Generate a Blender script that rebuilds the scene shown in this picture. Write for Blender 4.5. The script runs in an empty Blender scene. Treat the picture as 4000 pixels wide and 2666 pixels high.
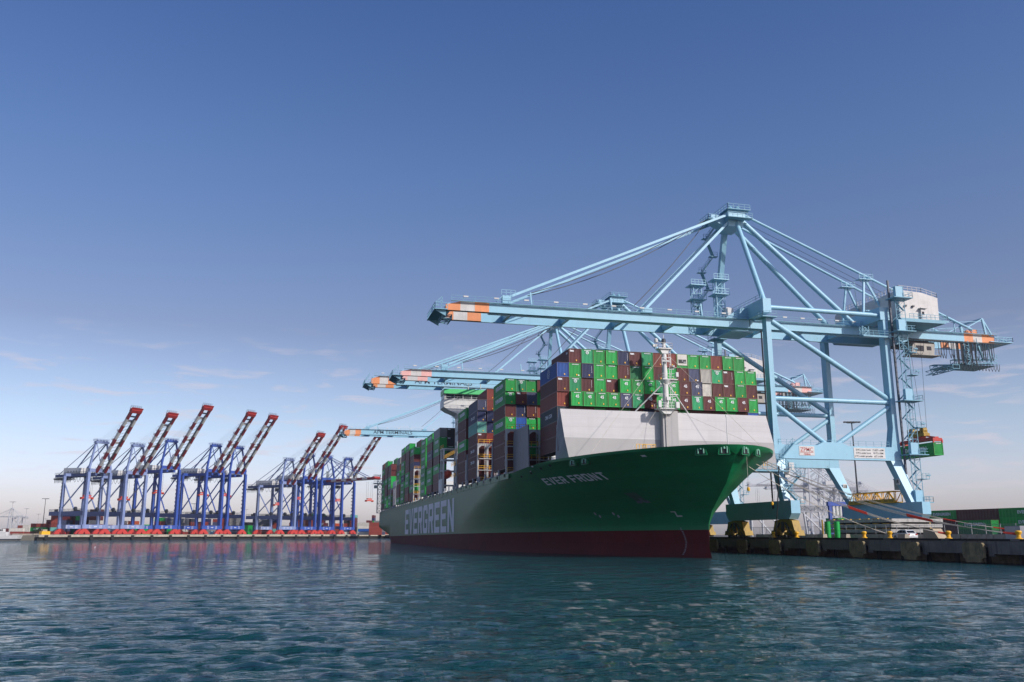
import bpy, math, random
import numpy as np
from mathutils import Vector, Matrix, Euler
R = math.radians
C = bpy.context.scene.collection
scene = bpy.context.scene
random.seed(7)

# ------------------------------------------------------------------ camera, sky, sun
CAMH = 4.0
YAW, PITCH = R(13.94), R(12.50)
cam_d = bpy.data.cameras.new('camera'); cam = bpy.data.objects.new('camera', cam_d); C.objects.link(cam)
cam.location = (0, 0, CAMH); cam.rotation_euler = (R(90) + PITCH, 0, -YAW)
cam_d.sensor_width = 36; cam_d.lens = 36 * 2000 / 2353.0
cam_d.clip_start = 0.5; cam_d.clip_end = 20000
scene.camera = cam
SUN = Vector((1.0, -1.30, 1.06)).normalized()          # direction towards the sun
SUN_EL = math.asin(SUN.z); SUN_ROT = math.atan2(SUN.x, SUN.y)
sd = bpy.data.lights.new('sun', 'SUN'); sd.energy = 4.2; sd.angle = R(0.53); sd.color = (1, .94, .87)
so = bpy.data.objects.new('sun', sd); C.objects.link(so); so.location = (60, -60, 120)
so.rotation_euler = (-SUN).to_track_quat('-Z', 'Y').to_euler()
world = bpy.data.worlds.new('World'); scene.world = world; world.use_nodes = True
def build_world():
    nt = world.node_tree; N = nt.nodes; L = nt.links
    bg = N['Background']; bg.inputs['Strength'].default_value = 0.085
    sky = N.new('ShaderNodeTexSky'); sky.sky_type = 'NISHITA'; sky.sun_disc = False
    sky.sun_elevation = SUN_EL; sky.sun_rotation = SUN_ROT
    sky.air_density = 1.0; sky.dust_density = 1.2; sky.ozone_density = 2.6; sky.altitude = 0
    # thin cirrus low in the sky: noise stretched along the horizon
    tc = N.new('ShaderNodeTexCoord'); sep = N.new('ShaderNodeSeparateXYZ'); L.new(tc.outputs['Generated'], sep.inputs[0])
    az = N.new('ShaderNodeMath'); az.operation = 'ARCTAN2'; L.new(sep.outputs['X'], az.inputs[0]); L.new(sep.outputs['Y'], az.inputs[1])
    cmb = N.new('ShaderNodeCombineXYZ')
    m1 = N.new('ShaderNodeMath'); m1.operation = 'MULTIPLY'; m1.inputs[1].default_value = 9.5; L.new(az.outputs[0], m1.inputs[0])
    m2 = N.new('ShaderNodeMath'); m2.operation = 'MULTIPLY'; m2.inputs[1].default_value = 58.0; L.new(sep.outputs['Z'], m2.inputs[0])
    L.new(m1.outputs[0], cmb.inputs[0]); L.new(m2.outputs[0], cmb.inputs[1])
    nz = N.new('ShaderNodeTexNoise'); nz.inputs['Scale'].default_value = 1.35; nz.inputs['Detail'].default_value = 7; nz.inputs['Roughness'].default_value = .58; nz.inputs['Distortion'].default_value = .35
    L.new(cmb.outputs[0], nz.inputs['Vector'])
    mr = N.new('ShaderNodeMapRange'); mr.inputs['From Min'].default_value = .535; mr.inputs['From Max'].default_value = .73; mr.clamp = True
    L.new(nz.outputs[0], mr.inputs['Value'])
    lo = N.new('ShaderNodeMapRange'); lo.inputs['From Min'].default_value = .0; lo.inputs['From Max'].default_value = .05; L.new(sep.outputs['Z'], lo.inputs['Value'])
    hi = N.new('ShaderNodeMapRange'); hi.inputs['From Min'].default_value = .23; hi.inputs['From Max'].default_value = .15; L.new(sep.outputs['Z'], hi.inputs['Value'])
    a = N.new('ShaderNodeMath'); a.operation = 'MULTIPLY'; L.new(mr.outputs[0], a.inputs[0]); L.new(lo.outputs[0], a.inputs[1])
    b = N.new('ShaderNodeMath'); b.operation = 'MULTIPLY'; L.new(a.outputs[0], b.inputs[0]); L.new(hi.outputs[0], b.inputs[1])
    c = N.new('ShaderNodeMath'); c.operation = 'MULTIPLY'; c.inputs[1].default_value = .62; L.new(b.outputs[0], c.inputs[0])
    mix = N.new('ShaderNodeMix'); mix.data_type = 'RGBA'; L.new(c.outputs[0], mix.inputs['Factor'])
    # deeper blue overhead, paler lilac haze towards the horizon
    rp = N.new('ShaderNodeValToRGB'); L.new(sep.outputs['Z'], rp.inputs[0]); e = rp.color_ramp.elements
    SK = ((0.0, (.96, .86, 1.05)), (.05, (1.01, .87, 1.02)), (.12, (.88, .79, .84)), (.22, (.645, .55, .60)), (.40, (.50, .56, .71)), (.55, (.39, .50, .73)), (1.0, (.34, .46, .70)))
    for i, (pos, cl) in enumerate(SK):
        el = e[i] if i < 2 else e.new(pos)
        el.position = pos; el.color = (*cl, 1)
    tint = N.new('ShaderNodeMix'); tint.data_type = 'RGBA'; tint.blend_type = 'MULTIPLY'; tint.inputs['Factor'].default_value = 1
    L.new(sky.outputs[0], tint.inputs['A']); L.new(rp.outputs[0], tint.inputs['B'])
    gain = N.new('ShaderNodeVectorMath'); gain.operation = 'SCALE'; gain.inputs['Scale'].default_value = 2.07; L.new(tint.outputs['Result'], gain.inputs[0])
    L.new(gain.outputs[0], mix.inputs['A']); mix.inputs['B'].default_value = (8.8, 7.7, 8.3, 1)
    L.new(mix.outputs['Result'], bg.inputs['Color'])
build_world()
scene.view_settings.view_transform = 'Standard'; scene.view_settings.look = 'None'
scene.view_settings.exposure = 0.0; scene.view_settings.gamma = 1.0
scene.cycles.max_bounces = 6

# ------------------------------------------------------------------ materials
MATS = {}
def mat(name, col, rough=.5, metal=0, var=.12, streak=0.0, rust=0.0, scale=1.0, bump=0.0, spec=.5, coat=0.0, dirt=(.10, .085, .07), hband=0.0, vary=0.0, plates=None):
    """Painted / weathered surface: base colour, mottling, vertical streaks, rust flecks."""
    if name in MATS: return MATS[name]
    m = bpy.data.materials.new(name); m.use_nodes = True; MATS[name] = m
    nt = m.node_tree; N = nt.nodes; L = nt.links; p = N['Principled BSDF']
    p.inputs['Roughness'].default_value = rough; p.inputs['Metallic'].default_value = metal
    p.inputs['Specular IOR Level'].default_value = spec; p.inputs['Coat Weight'].default_value = coat
    tc = N.new('ShaderNodeTexCoord'); oi = N.new('ShaderNodeObjectInfo')
    off = N.new('ShaderNodeVectorMath'); off.operation = 'SCALE'; off.inputs[0].default_value = (31, 17, 23); L.new(oi.outputs['Random'], off.inputs['Scale'])
    add = N.new('ShaderNodeVectorMath'); add.operation = 'ADD'; L.new(tc.outputs['Object'], add.inputs[0]); L.new(off.outputs[0], add.inputs[1])
    n1 = N.new('ShaderNodeTexNoise'); n1.inputs['Scale'].default_value = .45 * scale; n1.inputs['Detail'].default_value = 5; n1.inputs['Roughness'].default_value = .65
    L.new(add.outputs[0], n1.inputs['Vector'])
    mr = N.new('ShaderNodeMapRange'); mr.inputs['From Min'].default_value = .3; mr.inputs['From Max'].default_value = .7
    mr.inputs['To Min'].default_value = 1 - var; mr.inputs['To Max'].default_value = 1 + var; L.new(n1.outputs[0], mr.inputs['Value'])
    mul = N.new('ShaderNodeVectorMath'); mul.operation = 'SCALE'; mul.inputs[0].default_value = col; L.new(mr.outputs[0], mul.inputs['Scale'])
    out = mul.outputs[0]
    if vary:                                             # one box more faded than the next
        rv = N.new('ShaderNodeMapRange'); rv.inputs['To Min'].default_value = 1 - vary; rv.inputs['To Max'].default_value = 1 + vary; L.new(oi.outputs['Random'], rv.inputs['Value'])
        mv = N.new('ShaderNodeVectorMath'); mv.operation = 'SCALE'; L.new(out, mv.inputs[0]); L.new(rv.outputs[0], mv.inputs['Scale']); out = mv.outputs[0]
    if plates:                                           # welded plates: (horizontal axis, length, height, contrast)
        sp = N.new('ShaderNodeSeparateXYZ'); L.new(tc.outputs['Object'], sp.inputs[0]); cb = N.new('ShaderNodeCombineXYZ'); L.new(sp.outputs[plates[0]], cb.inputs[0]); L.new(sp.outputs['Z'], cb.inputs[1])
        bk = N.new('ShaderNodeTexBrick'); bk.inputs['Scale'].default_value = 1; bk.inputs['Brick Width'].default_value = plates[1]; bk.inputs['Row Height'].default_value = plates[2]; bk.inputs['Mortar Size'].default_value = .035; bk.inputs['Mortar Smooth'].default_value = .5
        c_ = plates[3]; bk.inputs['Color1'].default_value = (1 - c_, 1 - c_, 1 - c_, 1); bk.inputs['Color2'].default_value = (1 + c_, 1 + c_, 1 + c_, 1); k_ = 1 - 4.5 * c_; bk.inputs['Mortar'].default_value = (k_, k_, k_, 1); L.new(cb.outputs[0], bk.inputs['Vector'])
        mk = N.new('ShaderNodeVectorMath'); mk.operation = 'MULTIPLY'; L.new(out, mk.inputs[0]); L.new(bk.outputs['Color'], mk.inputs[1]); out = mk.outputs[0]
    if hband:                                            # plating strakes
        mp = N.new('ShaderNodeMapping'); mp.inputs['Scale'].default_value = (.05, .05, 1.1); L.new(tc.outputs['Object'], mp.inputs[0])
        nb = N.new('ShaderNodeTexNoise'); nb.inputs['Scale'].default_value = 1; nb.inputs['Detail'].default_value = 5; nb.inputs['Roughness'].default_value = .7; L.new(mp.outputs[0], nb.inputs['Vector'])
        rb = N.new('ShaderNodeMapRange'); rb.inputs['From Min'].default_value = .3; rb.inputs['From Max'].default_value = .7; rb.inputs['To Min'].default_value = 1 - hband; rb.inputs['To Max'].default_value = 1 + hband; L.new(nb.outputs[0], rb.inputs['Value'])
        mb2 = N.new('ShaderNodeVectorMath'); mb2.operation = 'SCALE'; L.new(out, mb2.inputs[0]); L.new(rb.outputs[0], mb2.inputs['Scale']); out = mb2.outputs[0]
    if streak:
        mp = N.new('ShaderNodeMapping'); mp.inputs['Scale'].default_value = (2.2 * scale, 2.2 * scale, .12 * scale); L.new(add.outputs[0], mp.inputs[0])
        n2 = N.new('ShaderNodeTexNoise'); n2.inputs['Scale'].default_value = 1.0; n2.inputs['Detail'].default_value = 4; L.new(mp.outputs[0], n2.inputs['Vector'])
        r2 = N.new('ShaderNodeMapRange'); r2.inputs['From Min'].default_value = .52; r2.inputs['From Max'].default_value = .75; r2.inputs['To Max'].default_value = streak; L.new(n2.outputs[0], r2.inputs['Value'])
        mx = N.new('ShaderNodeMix'); mx.data_type = 'RGBA'; L.new(r2.outputs[0], mx.inputs['Factor']); L.new(out, mx.inputs['A']); mx.inputs['B'].default_value = (*dirt, 1)
        out = mx.outputs['Result']
    if rust:
        n3 = N.new('ShaderNodeTexNoise'); n3.inputs['Scale'].default_value = 1.6 * scale; n3.inputs['Detail'].default_value = 8; n3.inputs['Roughness'].default_value = .75; L.new(add.outputs[0], n3.inputs['Vector'])
        r3 = N.new('ShaderNodeMapRange'); r3.inputs['From Min'].default_value = .66 - .12 * rust; r3.inputs['From Max'].default_value = .78 - .12 * rust; L.new(n3.outputs[0], r3.inputs['Value'])
        mx = N.new('ShaderNodeMix'); mx.data_type = 'RGBA'; L.new(r3.outputs[0], mx.inputs['Factor']); L.new(out, mx.inputs['A']); mx.inputs['B'].default_value = (.16, .055, .025, 1)
        out = mx.outputs['Result']
    L.new(out, p.inputs['Base Color'])
    if bump:
        bp = N.new('ShaderNodeBump'); bp.inputs['Strength'].default_value = bump; bp.inputs['Distance'].default_value = .1
        n4 = N.new('ShaderNodeTexNoise'); n4.inputs['Scale'].default_value = 3 * scale; n4.inputs['Detail'].default_value = 6; L.new(add.outputs[0], n4.inputs['Vector'])
        L.new(n4.outputs[0], bp.inputs['Height']); L.new(bp.outputs[0], p.inputs['Normal'])
    return m
K = dict(
 lblue=mat('pale_blue_paint', (.275, .505, .635), .42, var=.07, streak=.18, rust=.12, scale=.35, dirt=(.18, .30, .36)),
 lblue_grate=mat('blue_steel_grating', (.17, .36, .46), .55, var=.1),
 orange=mat('faded_orange_paint', (.72, .26, .10), .5, streak=.15), pink=mat('faded_pink_paint', (.75, .40, .36), .5, streak=.15),
 white=mat('white_paint', (.62, .61, .59), .45, var=.05, streak=.12), dirtyw=mat('dull_white_paint', (.56, .53, .505), .5, streak=.2, rust=.1),
 black=mat('black_rubber', (.012, .013, .015), .6), dark=mat('dark_steel', (.05, .055, .065), .5), grey=mat('grey_paint', (.26, .27, .30), .5, streak=.2),
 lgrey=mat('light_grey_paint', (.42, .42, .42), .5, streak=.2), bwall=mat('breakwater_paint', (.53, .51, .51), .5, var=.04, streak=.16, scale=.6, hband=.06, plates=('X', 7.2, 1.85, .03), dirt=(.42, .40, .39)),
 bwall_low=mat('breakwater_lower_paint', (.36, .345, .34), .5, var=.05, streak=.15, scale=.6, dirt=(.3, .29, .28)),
 hull=mat('ship_green', (.004, .165, .058), .40, var=.10, streak=.30, scale=.30, spec=.30, bump=.03, hband=.12, plates=('Y', 11.5, 2.7, .05), dirt=(.012, .11, .048)),
 red=mat('antifouling_red', (.105, .009, .010), .65, spec=.14, plates=('Y', 11.5, 2.2, .08), var=.2, streak=.3, scale=.35, dirt=(.05, .012, .015)), mint=mat('deck_green', (.18, .42, .30), .5),
 deck=mat('deck_plate', (.045, .10, .07), .6), bgreen=mat('bridge_green', (.02, .42, .10), .4), glass=mat('dark_glass', (.01, .014, .017), .08, var=0),
 yellow=mat('safety_yellow', (.80, .42, .015), .45, streak=.2), dyellow=mat('bogie_yellow', (.36, .22, .02), .6, streak=.6, rust=.5, dirt=(.06, .045, .02)), ored=mat('lifeboat_orange', (.55, .055, .02), .4),  # bogie yellow darkened, dirt included, to stand in for shade on the bogies
 bred=mat('bogie_red', (.48, .04, .03), .5, streak=.2), bredp=mat('boom_red', (.21, .018, .02), .5, streak=.1), bwhite=mat('boom_white', (.50, .485, .46), .5, streak=.15, rust=.1),
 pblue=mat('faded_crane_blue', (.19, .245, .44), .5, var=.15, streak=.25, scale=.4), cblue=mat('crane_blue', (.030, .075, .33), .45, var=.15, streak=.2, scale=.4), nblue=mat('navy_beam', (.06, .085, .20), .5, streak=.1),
 gcrane=mat('pale_grey_crane', (.46, .47, .50), .5), screen=mat('shade_darkened_grey', (.10, .11, .135), .5, streak=.2), conc=mat('concrete', (.17, .15, .13), .85, var=.25, streak=.75, scale=1.2, bump=.3, dirt=(.05, .05, .05)),  # screen grey is darkened to carry the shade on the side plating
 conc_l=mat('pale_concrete', (.38, .33, .26), .85, var=.25, streak=.5, scale=.8, bump=.2, dirt=(.14, .10, .06)), timber=mat('dark_timber', (.018, .016, .015), .8, var=.4),
 asph=mat('asphalt', (.06, .06, .06), .9, var=.25, scale=.4), land=mat('ground', (.13, .12, .10), .95, var=.3, scale=.05), fend=mat('fender_panel', (.23, .175, .09), .8, var=.45, streak=.5, scale=2.0, bump=.3, dirt=(.03, .03, .02)),
 rock=mat('rock', (.26, .20, .15), .95, var=.5, scale=2, bump=.5), rope=mat('rope', (.50, .44, .36), .8, var=.3, scale=6), sleeve=mat('red_sleeve', (.55, .045, .02), .7),
 letter=mat('white_letters', (.74, .74, .76), .5, spec=.3, var=.04, streak=.1), letter_b=mat('navy_letters', (.012, .02, .04), .5), signw=mat('sign_white', (.58, .56, .54), .5), signr=mat('sign_red', (.42, .07, .05), .5),
 tire=mat('tyre_black', (.01, .01, .01), .8), carw=mat('car_white', (.72, .72, .72), .25, var=.02, coat=.6), tlight=mat('tail_light', (.35, .02, .02), .3), chrome=mat('bare_metal', (.4, .4, .4), .3, metal=.8),
 dkblue=mat('cable_blue', (.02, .035, .07), .6), tipred=mat('boom_tip_red', (.34, .028, .024), .5, streak=.2), hatch=mat('hatch_cover_grey', (.40, .385, .36), .7, streak=.5, scale=1, dirt=(.07, .06, .05)), tan=mat('tan_plate', (.42, .33, .22), .7), cab=mat('cab_grey', (.36, .33, .29), .6, streak=.4),
)
def cmat(n, col): K['c_' + n] = mat('container_' + n, col, .5, var=.14, streak=.2, rust=.28, scale=1.3, vary=.2, dirt=(col[0] * .5 + .02, col[1] * .5 + .015, col[2] * .5 + .012))
for n, col in dict(green=(.007, .33, .055), lgreen=(.016, .30, .115), dgreen=(.005, .14, .045), maroon=(.105, .016, .017), redbrown=(.22, .036, .022), red=(.26, .022, .016),
                   navy=(.010, .018, .075), slate=(.055, .065, .13), blue=(.012, .085, .34), white=(.55, .52, .46), mint=(.13, .37, .31), grey=(.20, .20, .20), dnavy=(.012, .03, .05), orange=(.42, .07, .02), black=(.018, .018, .022)).items(): cmat(n, col)
K['frame_rust'] = mat('container_frame', (.14, .075, .03), .7, var=.4, rust=.5, scale=2)

# ------------------------------------------------------------------ mesh helpers
class MB:
    def __init__(s): s.v = []; s.f = []; s.m = []; s.cur = 0
    def add(s, vs, fs):
        o = len(s.v); s.v += [tuple(map(float, p)) for p in vs]; s.f += [tuple(i + o for i in f) for f in fs]; s.m += [s.cur] * len(fs); return s
    def box(s, x0, x1, y0, y1, z0, z1):
        return s.add([(x0, y0, z0), (x1, y0, z0), (x1, y1, z0), (x0, y1, z0), (x0, y0, z1), (x1, y0, z1), (x1, y1, z1), (x0, y1, z1)],
                     [(0, 3, 2, 1), (4, 5, 6, 7), (0, 1, 5, 4), (1, 2, 6, 5), (2, 3, 7, 6), (3, 0, 4, 7)])
    def cbox(s, c, sz): return s.box(c[0] - sz[0] / 2, c[0] + sz[0] / 2, c[1] - sz[1] / 2, c[1] + sz[1] / 2, c[2] - sz[2] / 2, c[2] + sz[2] / 2)
    def taper(s, p, q, w0, w1):
        """box-section member from p to q with axis-aligned (x,y) sections w0 and w1"""
        r = []
        for c, w in ((p, w0), (q, w1)):
            r += [(c[0] + sx * w[0] / 2, c[1] + sy * w[1] / 2, c[2]) for sx, sy in ((-1, -1), (1, -1), (1, 1), (-1, 1))]
        return s.add(r, [(0, 3, 2, 1), (4, 5, 6, 7), (0, 1, 5, 4), (1, 2, 6, 5), (2, 3, 7, 6), (3, 0, 4, 7)])
    def frame(s, p, q):
        d = (Vector(q) - Vector(p)).normalized(); u = Vector((0, 0, 1)) if abs(d.z) < .95 else Vector((0, 1, 0))
        a = d.cross(u).normalized(); return d, a, a.cross(d)
    def bar(s, p, q, w, h=None):
        h = h or w; d, a, b = s.frame(p, q); r = []
        for c in (Vector(p), Vector(q)): r += [c + a * sx * w / 2 + b * sy * h / 2 for sx, sy in ((-1, -1), (1, -1), (1, 1), (-1, 1))]
        return s.add(r, [(0, 3, 2, 1), (4, 5, 6, 7), (0, 1, 5, 4), (1, 2, 6, 5), (2, 3, 7, 6), (3, 0, 4, 7)])
    def tube(s, p, q, r0, r1=None, n=10):
        r1 = r0 if r1 is None else r1; d, a, b = s.frame(p, q); r = []
        for c, rr in ((Vector(p), r0), (Vector(q), r1)): r += [c + (a * math.cos(6.2832 * i / n) + b * math.sin(6.2832 * i / n)) * rr for i in range(n)]
        return s.add(r, [(i, (i + 1) % n, n + (i + 1) % n, n + i) for i in range(n)] + [tuple(range(n))[::-1], tuple(range(n, 2 * n))])
    def poly(s, pts, r, n=6):
        for p, q in zip(pts[:-1], pts[1:]): s.tube(p, q, r, n=n)
        return s
    def prism(s, pts, axis, a, b):
        """extrude a 2-D outline along axis (0,1,2) from a to b"""
        def P(u, v, w): return {0: (w, u, v), 1: (u, w, v), 2: (u, v, w)}[axis]
        n = len(pts); vs = [P(u, v, a) for u, v in pts] + [P(u, v, b) for u, v in pts]
        return s.add(vs, [tuple(range(n))[::-1], tuple(range(n, 2 * n))] + [(i, (i + 1) % n, n + (i + 1) % n, n + i) for i in range(n)])
    def lathe(s, c, prof, n=14):
        vs = []; fs = []; m = len(prof)
        for i in range(n):
            t = 6.2832 * i / n; vs += [(c[0] + r * math.cos(t), c[1] + r * math.sin(t), c[2] + z) for r, z in prof]
        for i in range(n):
            for j in range(m - 1): a = i * m + j; b = ((i + 1) % n) * m + j; fs.append((a, b, b + 1, a + 1))
        return s.add(vs, fs)
    def rail(s, pts, h=1.1, step=2.0, t=.07):
        for p, q in zip(pts[:-1], pts[1:]):
            p = Vector(p); q = Vector(q); n = max(1, int((q - p).length / step))
            for k in (h, h * .5): s.bar(p + Vector((0, 0, k)), q + Vector((0, 0, k)), t)
            for i in range(n + 1): c = p.lerp(q, i / n); s.bar(c, c + Vector((0, 0, h)), t)
        return s
    def truss(s, p, q, w, h, t=.12, n=8):
        """open lattice box girder / tower between p and q"""
        d, a, b = s.frame(p, q); p = Vector(p); q = Vector(q); cs = [a * sx * w / 2 + b * sy * h / 2 for sx, sy in ((-1, -1), (1, -1), (1, 1), (-1, 1))]
        for c in cs: s.bar(p + c, q + c, t)
        for i in range(n):
            u = p.lerp(q, i / n); v = p.lerp(q, (i + 1) / n)
            for k in range(4):
                c, e = cs[k], cs[(k + 1) % 4]; s.bar(u + c, u + e, t * .7); s.bar(u + (c if i % 2 else e), v + (e if i % 2 else c), t * .7)
        return s
    def pieces(s):
        """face lists of the far-apart pieces"""
        n = len(s.v); root = list(range(n))
        def find(a):
            while root[a] != a: root[a] = root[root[a]]; a = root[a]
            return a
        for f in s.f:
            a = find(f[0])
            for b in f[1:]: root[find(b)] = a
        ids = np.array([find(i) for i in range(n)]); u, inv = np.unique(ids, return_inverse=True); k = len(u)
        if k < 2 or k > 900: return None
        pts = np.array(s.v); lo = np.full((k, 3), np.inf); hi = np.full((k, 3), -np.inf); np.minimum.at(lo, inv, pts); np.maximum.at(hi, inv, pts)
        sz = (hi - lo).max(1); gap = np.maximum(0, np.maximum(lo[:, None] - hi[None], lo[None] - hi[:, None])); near = np.sqrt((gap ** 2).sum(2)) <= np.maximum(.02, .5 * np.maximum(sz[:, None], sz[None]))
        lab = -np.ones(k, int); c = 0
        for i in range(k):
            if lab[i] >= 0: continue
            st = [i]; lab[i] = c
            while st:
                j = st.pop()
                for q in np.nonzero(near[j] & (lab < 0))[0]: lab[q] = c; st.append(q)
            c += 1
        if c < 2 or c > 45: return None
        out = [[] for _ in range(c)]
        for fi, f in enumerate(s.f): out[lab[inv[f[0]]]].append(fi)
        return [o for o in out if o]
    def build(s, name, mats, parent=None, smooth=False, loc=None, split=True):
        if split and parent is not None:
            ps = s.pieces()
            if ps:
                first = None
                for fl in ps:
                    m = MB(); idx = {}
                    for fi in fl:
                        for v in s.f[fi]:
                            if v not in idx: idx[v] = len(m.v); m.v.append(s.v[v])
                        m.f.append(tuple(idx[v] for v in s.f[fi])); m.m.append(s.m[fi])
                    o = m.build(name, mats, parent, smooth, loc, False); first = first or o
                return first
        me = bpy.data.meshes.new(name); me.from_pydata(s.v, [], s.f)
        for m in (mats if isinstance(mats, (list, tuple)) else [mats]): me.materials.append(m)
        if any(s.m): me.polygons.foreach_set('material_index', s.m)
        if smooth:
            me.polygons.foreach_set('use_smooth', [True] * len(me.polygons)); me.set_sharp_from_angle(angle=R(35))
        me.update(); o = bpy.data.objects.new(name, me); C.objects.link(o)
        if parent: o.parent = parent
        if loc is not None: o.location = loc
        return o
def tag(o, label=None, cat=None, group=None, kind=None):
    for k, v in (('label', label), ('category', cat), ('group', group), ('kind', kind)):
        if v: o[k] = v
    return o
def thing(name, label, cat, loc=(0, 0, 0), rot=(0, 0, 0), group=None):
    o = bpy.data.objects.new(name, None); o.empty_display_size = .5; C.objects.link(o); o.location = loc; o.rotation_euler = rot
    return tag(o, label, cat, group)
def copy_tree(o, parent=None):
    c = o.copy(); C.objects.link(c); c.parent = parent
    for ch in list(o.children): copy_tree(ch, c)
    return c
def ray(px, py):
    d = Vector((px - 1176.5, -(py - 784), -2000)); return (Matrix.Rotation(-YAW, 3, 'Z') @ Matrix.Rotation(R(90) + PITCH, 3, 'X')) @ d
# text: built-in font turned into flat mesh, shared by string
TXT = {}
def text_mesh(t, size=1.0, bold=.02):
    k = (t, size, bold)
    if k not in TXT:
        cu = bpy.data.curves.new('lettering', 'FONT'); cu.body = t; cu.size = size; cu.offset = bold; cu.align_x = 'CENTER'; cu.align_y = 'CENTER'; cu.resolution_u = 3
        o = bpy.data.objects.new('lettering', cu); C.objects.link(o); dg = bpy.context.evaluated_depsgraph_get()
        TXT[k] = bpy.data.meshes.new_from_object(o.evaluated_get(dg)); bpy.data.objects.remove(o)
    return TXT[k]
def text(name, t, size, m, parent, loc, rot, bold=.02, sx=1.0):
    me = text_mesh(t, size, bold).copy(); me.materials.clear(); me.materials.append(m); me.name = name
    o = bpy.data.objects.new(name, me); C.objects.link(o); o.parent = parent; o.location = loc; o.rotation_euler = rot; o.scale = (sx, 1, 1); return o
FRONT = (R(90), 0, 0); LEFT = (R(90), 0, R(-90))         # lettering that faces -Y / -X
# block capitals as convex pieces in a unit box
s_ = .27; u_ = .19
GLY = {
 'E': [[(0, 0), (s_, 0), (s_, 1), (0, 1)], [(s_, 0), (1, 0), (1, u_), (s_, u_)], [(s_, 1 - u_), (1, 1 - u_), (1, 1), (s_, 1)], [(s_, .41), (.88, .41), (.88, .59), (s_, .59)]],
 'F': [[(0, 0), (s_, 0), (s_, 1), (0, 1)], [(s_, 1 - u_), (1, 1 - u_), (1, 1), (s_, 1)], [(s_, .38), (.88, .38), (.88, .57), (s_, .57)]],
 'V': [[(0, 1), (.36, 0), (.5, 0), (.5, .22), (.3, 1)], [(1, 1), (.7, 1), (.5, .22), (.5, 0), (.64, 0)]],
 'R': [[(0, 0), (s_, 0), (s_, 1), (0, 1)], [(s_, 1 - u_), (.72, 1 - u_), (.72, 1), (s_, 1)], [(s_, .4), (.72, .4), (.72, .57), (s_, .57)], [(.72, .4), (.9, .4), (1, .5), (1, .9), (.9, 1), (.72, 1)], [(.5, .4), (.8, .4), (1, 0), (.7, 0)]],
 'G': [[(0, .12), (.14, 0), (.3, u_), (.3, 1 - u_), (.14, 1), (0, .88)], [(.14, 0), (.72, 0), (.72, u_), (.3, u_)], [(.3, 1 - u_), (1, 1 - u_), (.9, 1), (.14, 1)], [(.72, 0), (.88, 0), (1, .12), (1, .5), (.72, .5)], [(.5, .36), (.72, .36), (.72, .5), (.5, .5)], [(.72, .68), (1, .68), (1, 1 - u_), (.72, 1 - u_)]],
 'N': [[(0, 0), (.26, 0), (.26, 1), (0, 1)], [(.74, 0), (1, 0), (1, 1), (.74, 1)], [(.26, 1), (.26, .62), (.74, 0), (.74, .38)]],
 'O': [[(0, .1), (.12, 0), (s_, u_), (s_, 1 - u_), (.12, 1), (0, .9)], [(1, .1), (1, .9), (.88, 1), (1 - s_, 1 - u_), (1 - s_, u_), (.88, 0)], [(.12, 0), (.88, 0), (1 - s_, u_), (s_, u_)], [(.12, 1), (s_, 1 - u_), (1 - s_, 1 - u_), (.88, 1)]],
 'T': [[(.36, 0), (.64, 0), (.64, 1 - u_), (.36, 1 - u_)], [(0, 1 - u_), (1, 1 - u_), (1, 1), (0, 1)]],
}
def block_text(mb, t, w, gap, fn):
    """letters of width w; fn(u, v) -> 3-D point, v in 0..1"""
    x = 0
    for ch in t:
        if ch != ' ':
            for pl in GLY[ch]: mb.add([fn(x + a * w, b) for a, b in pl], [tuple(range(len(pl)))])
            x += w + gap
        else: x += w * .6
    return x - gap

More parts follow.
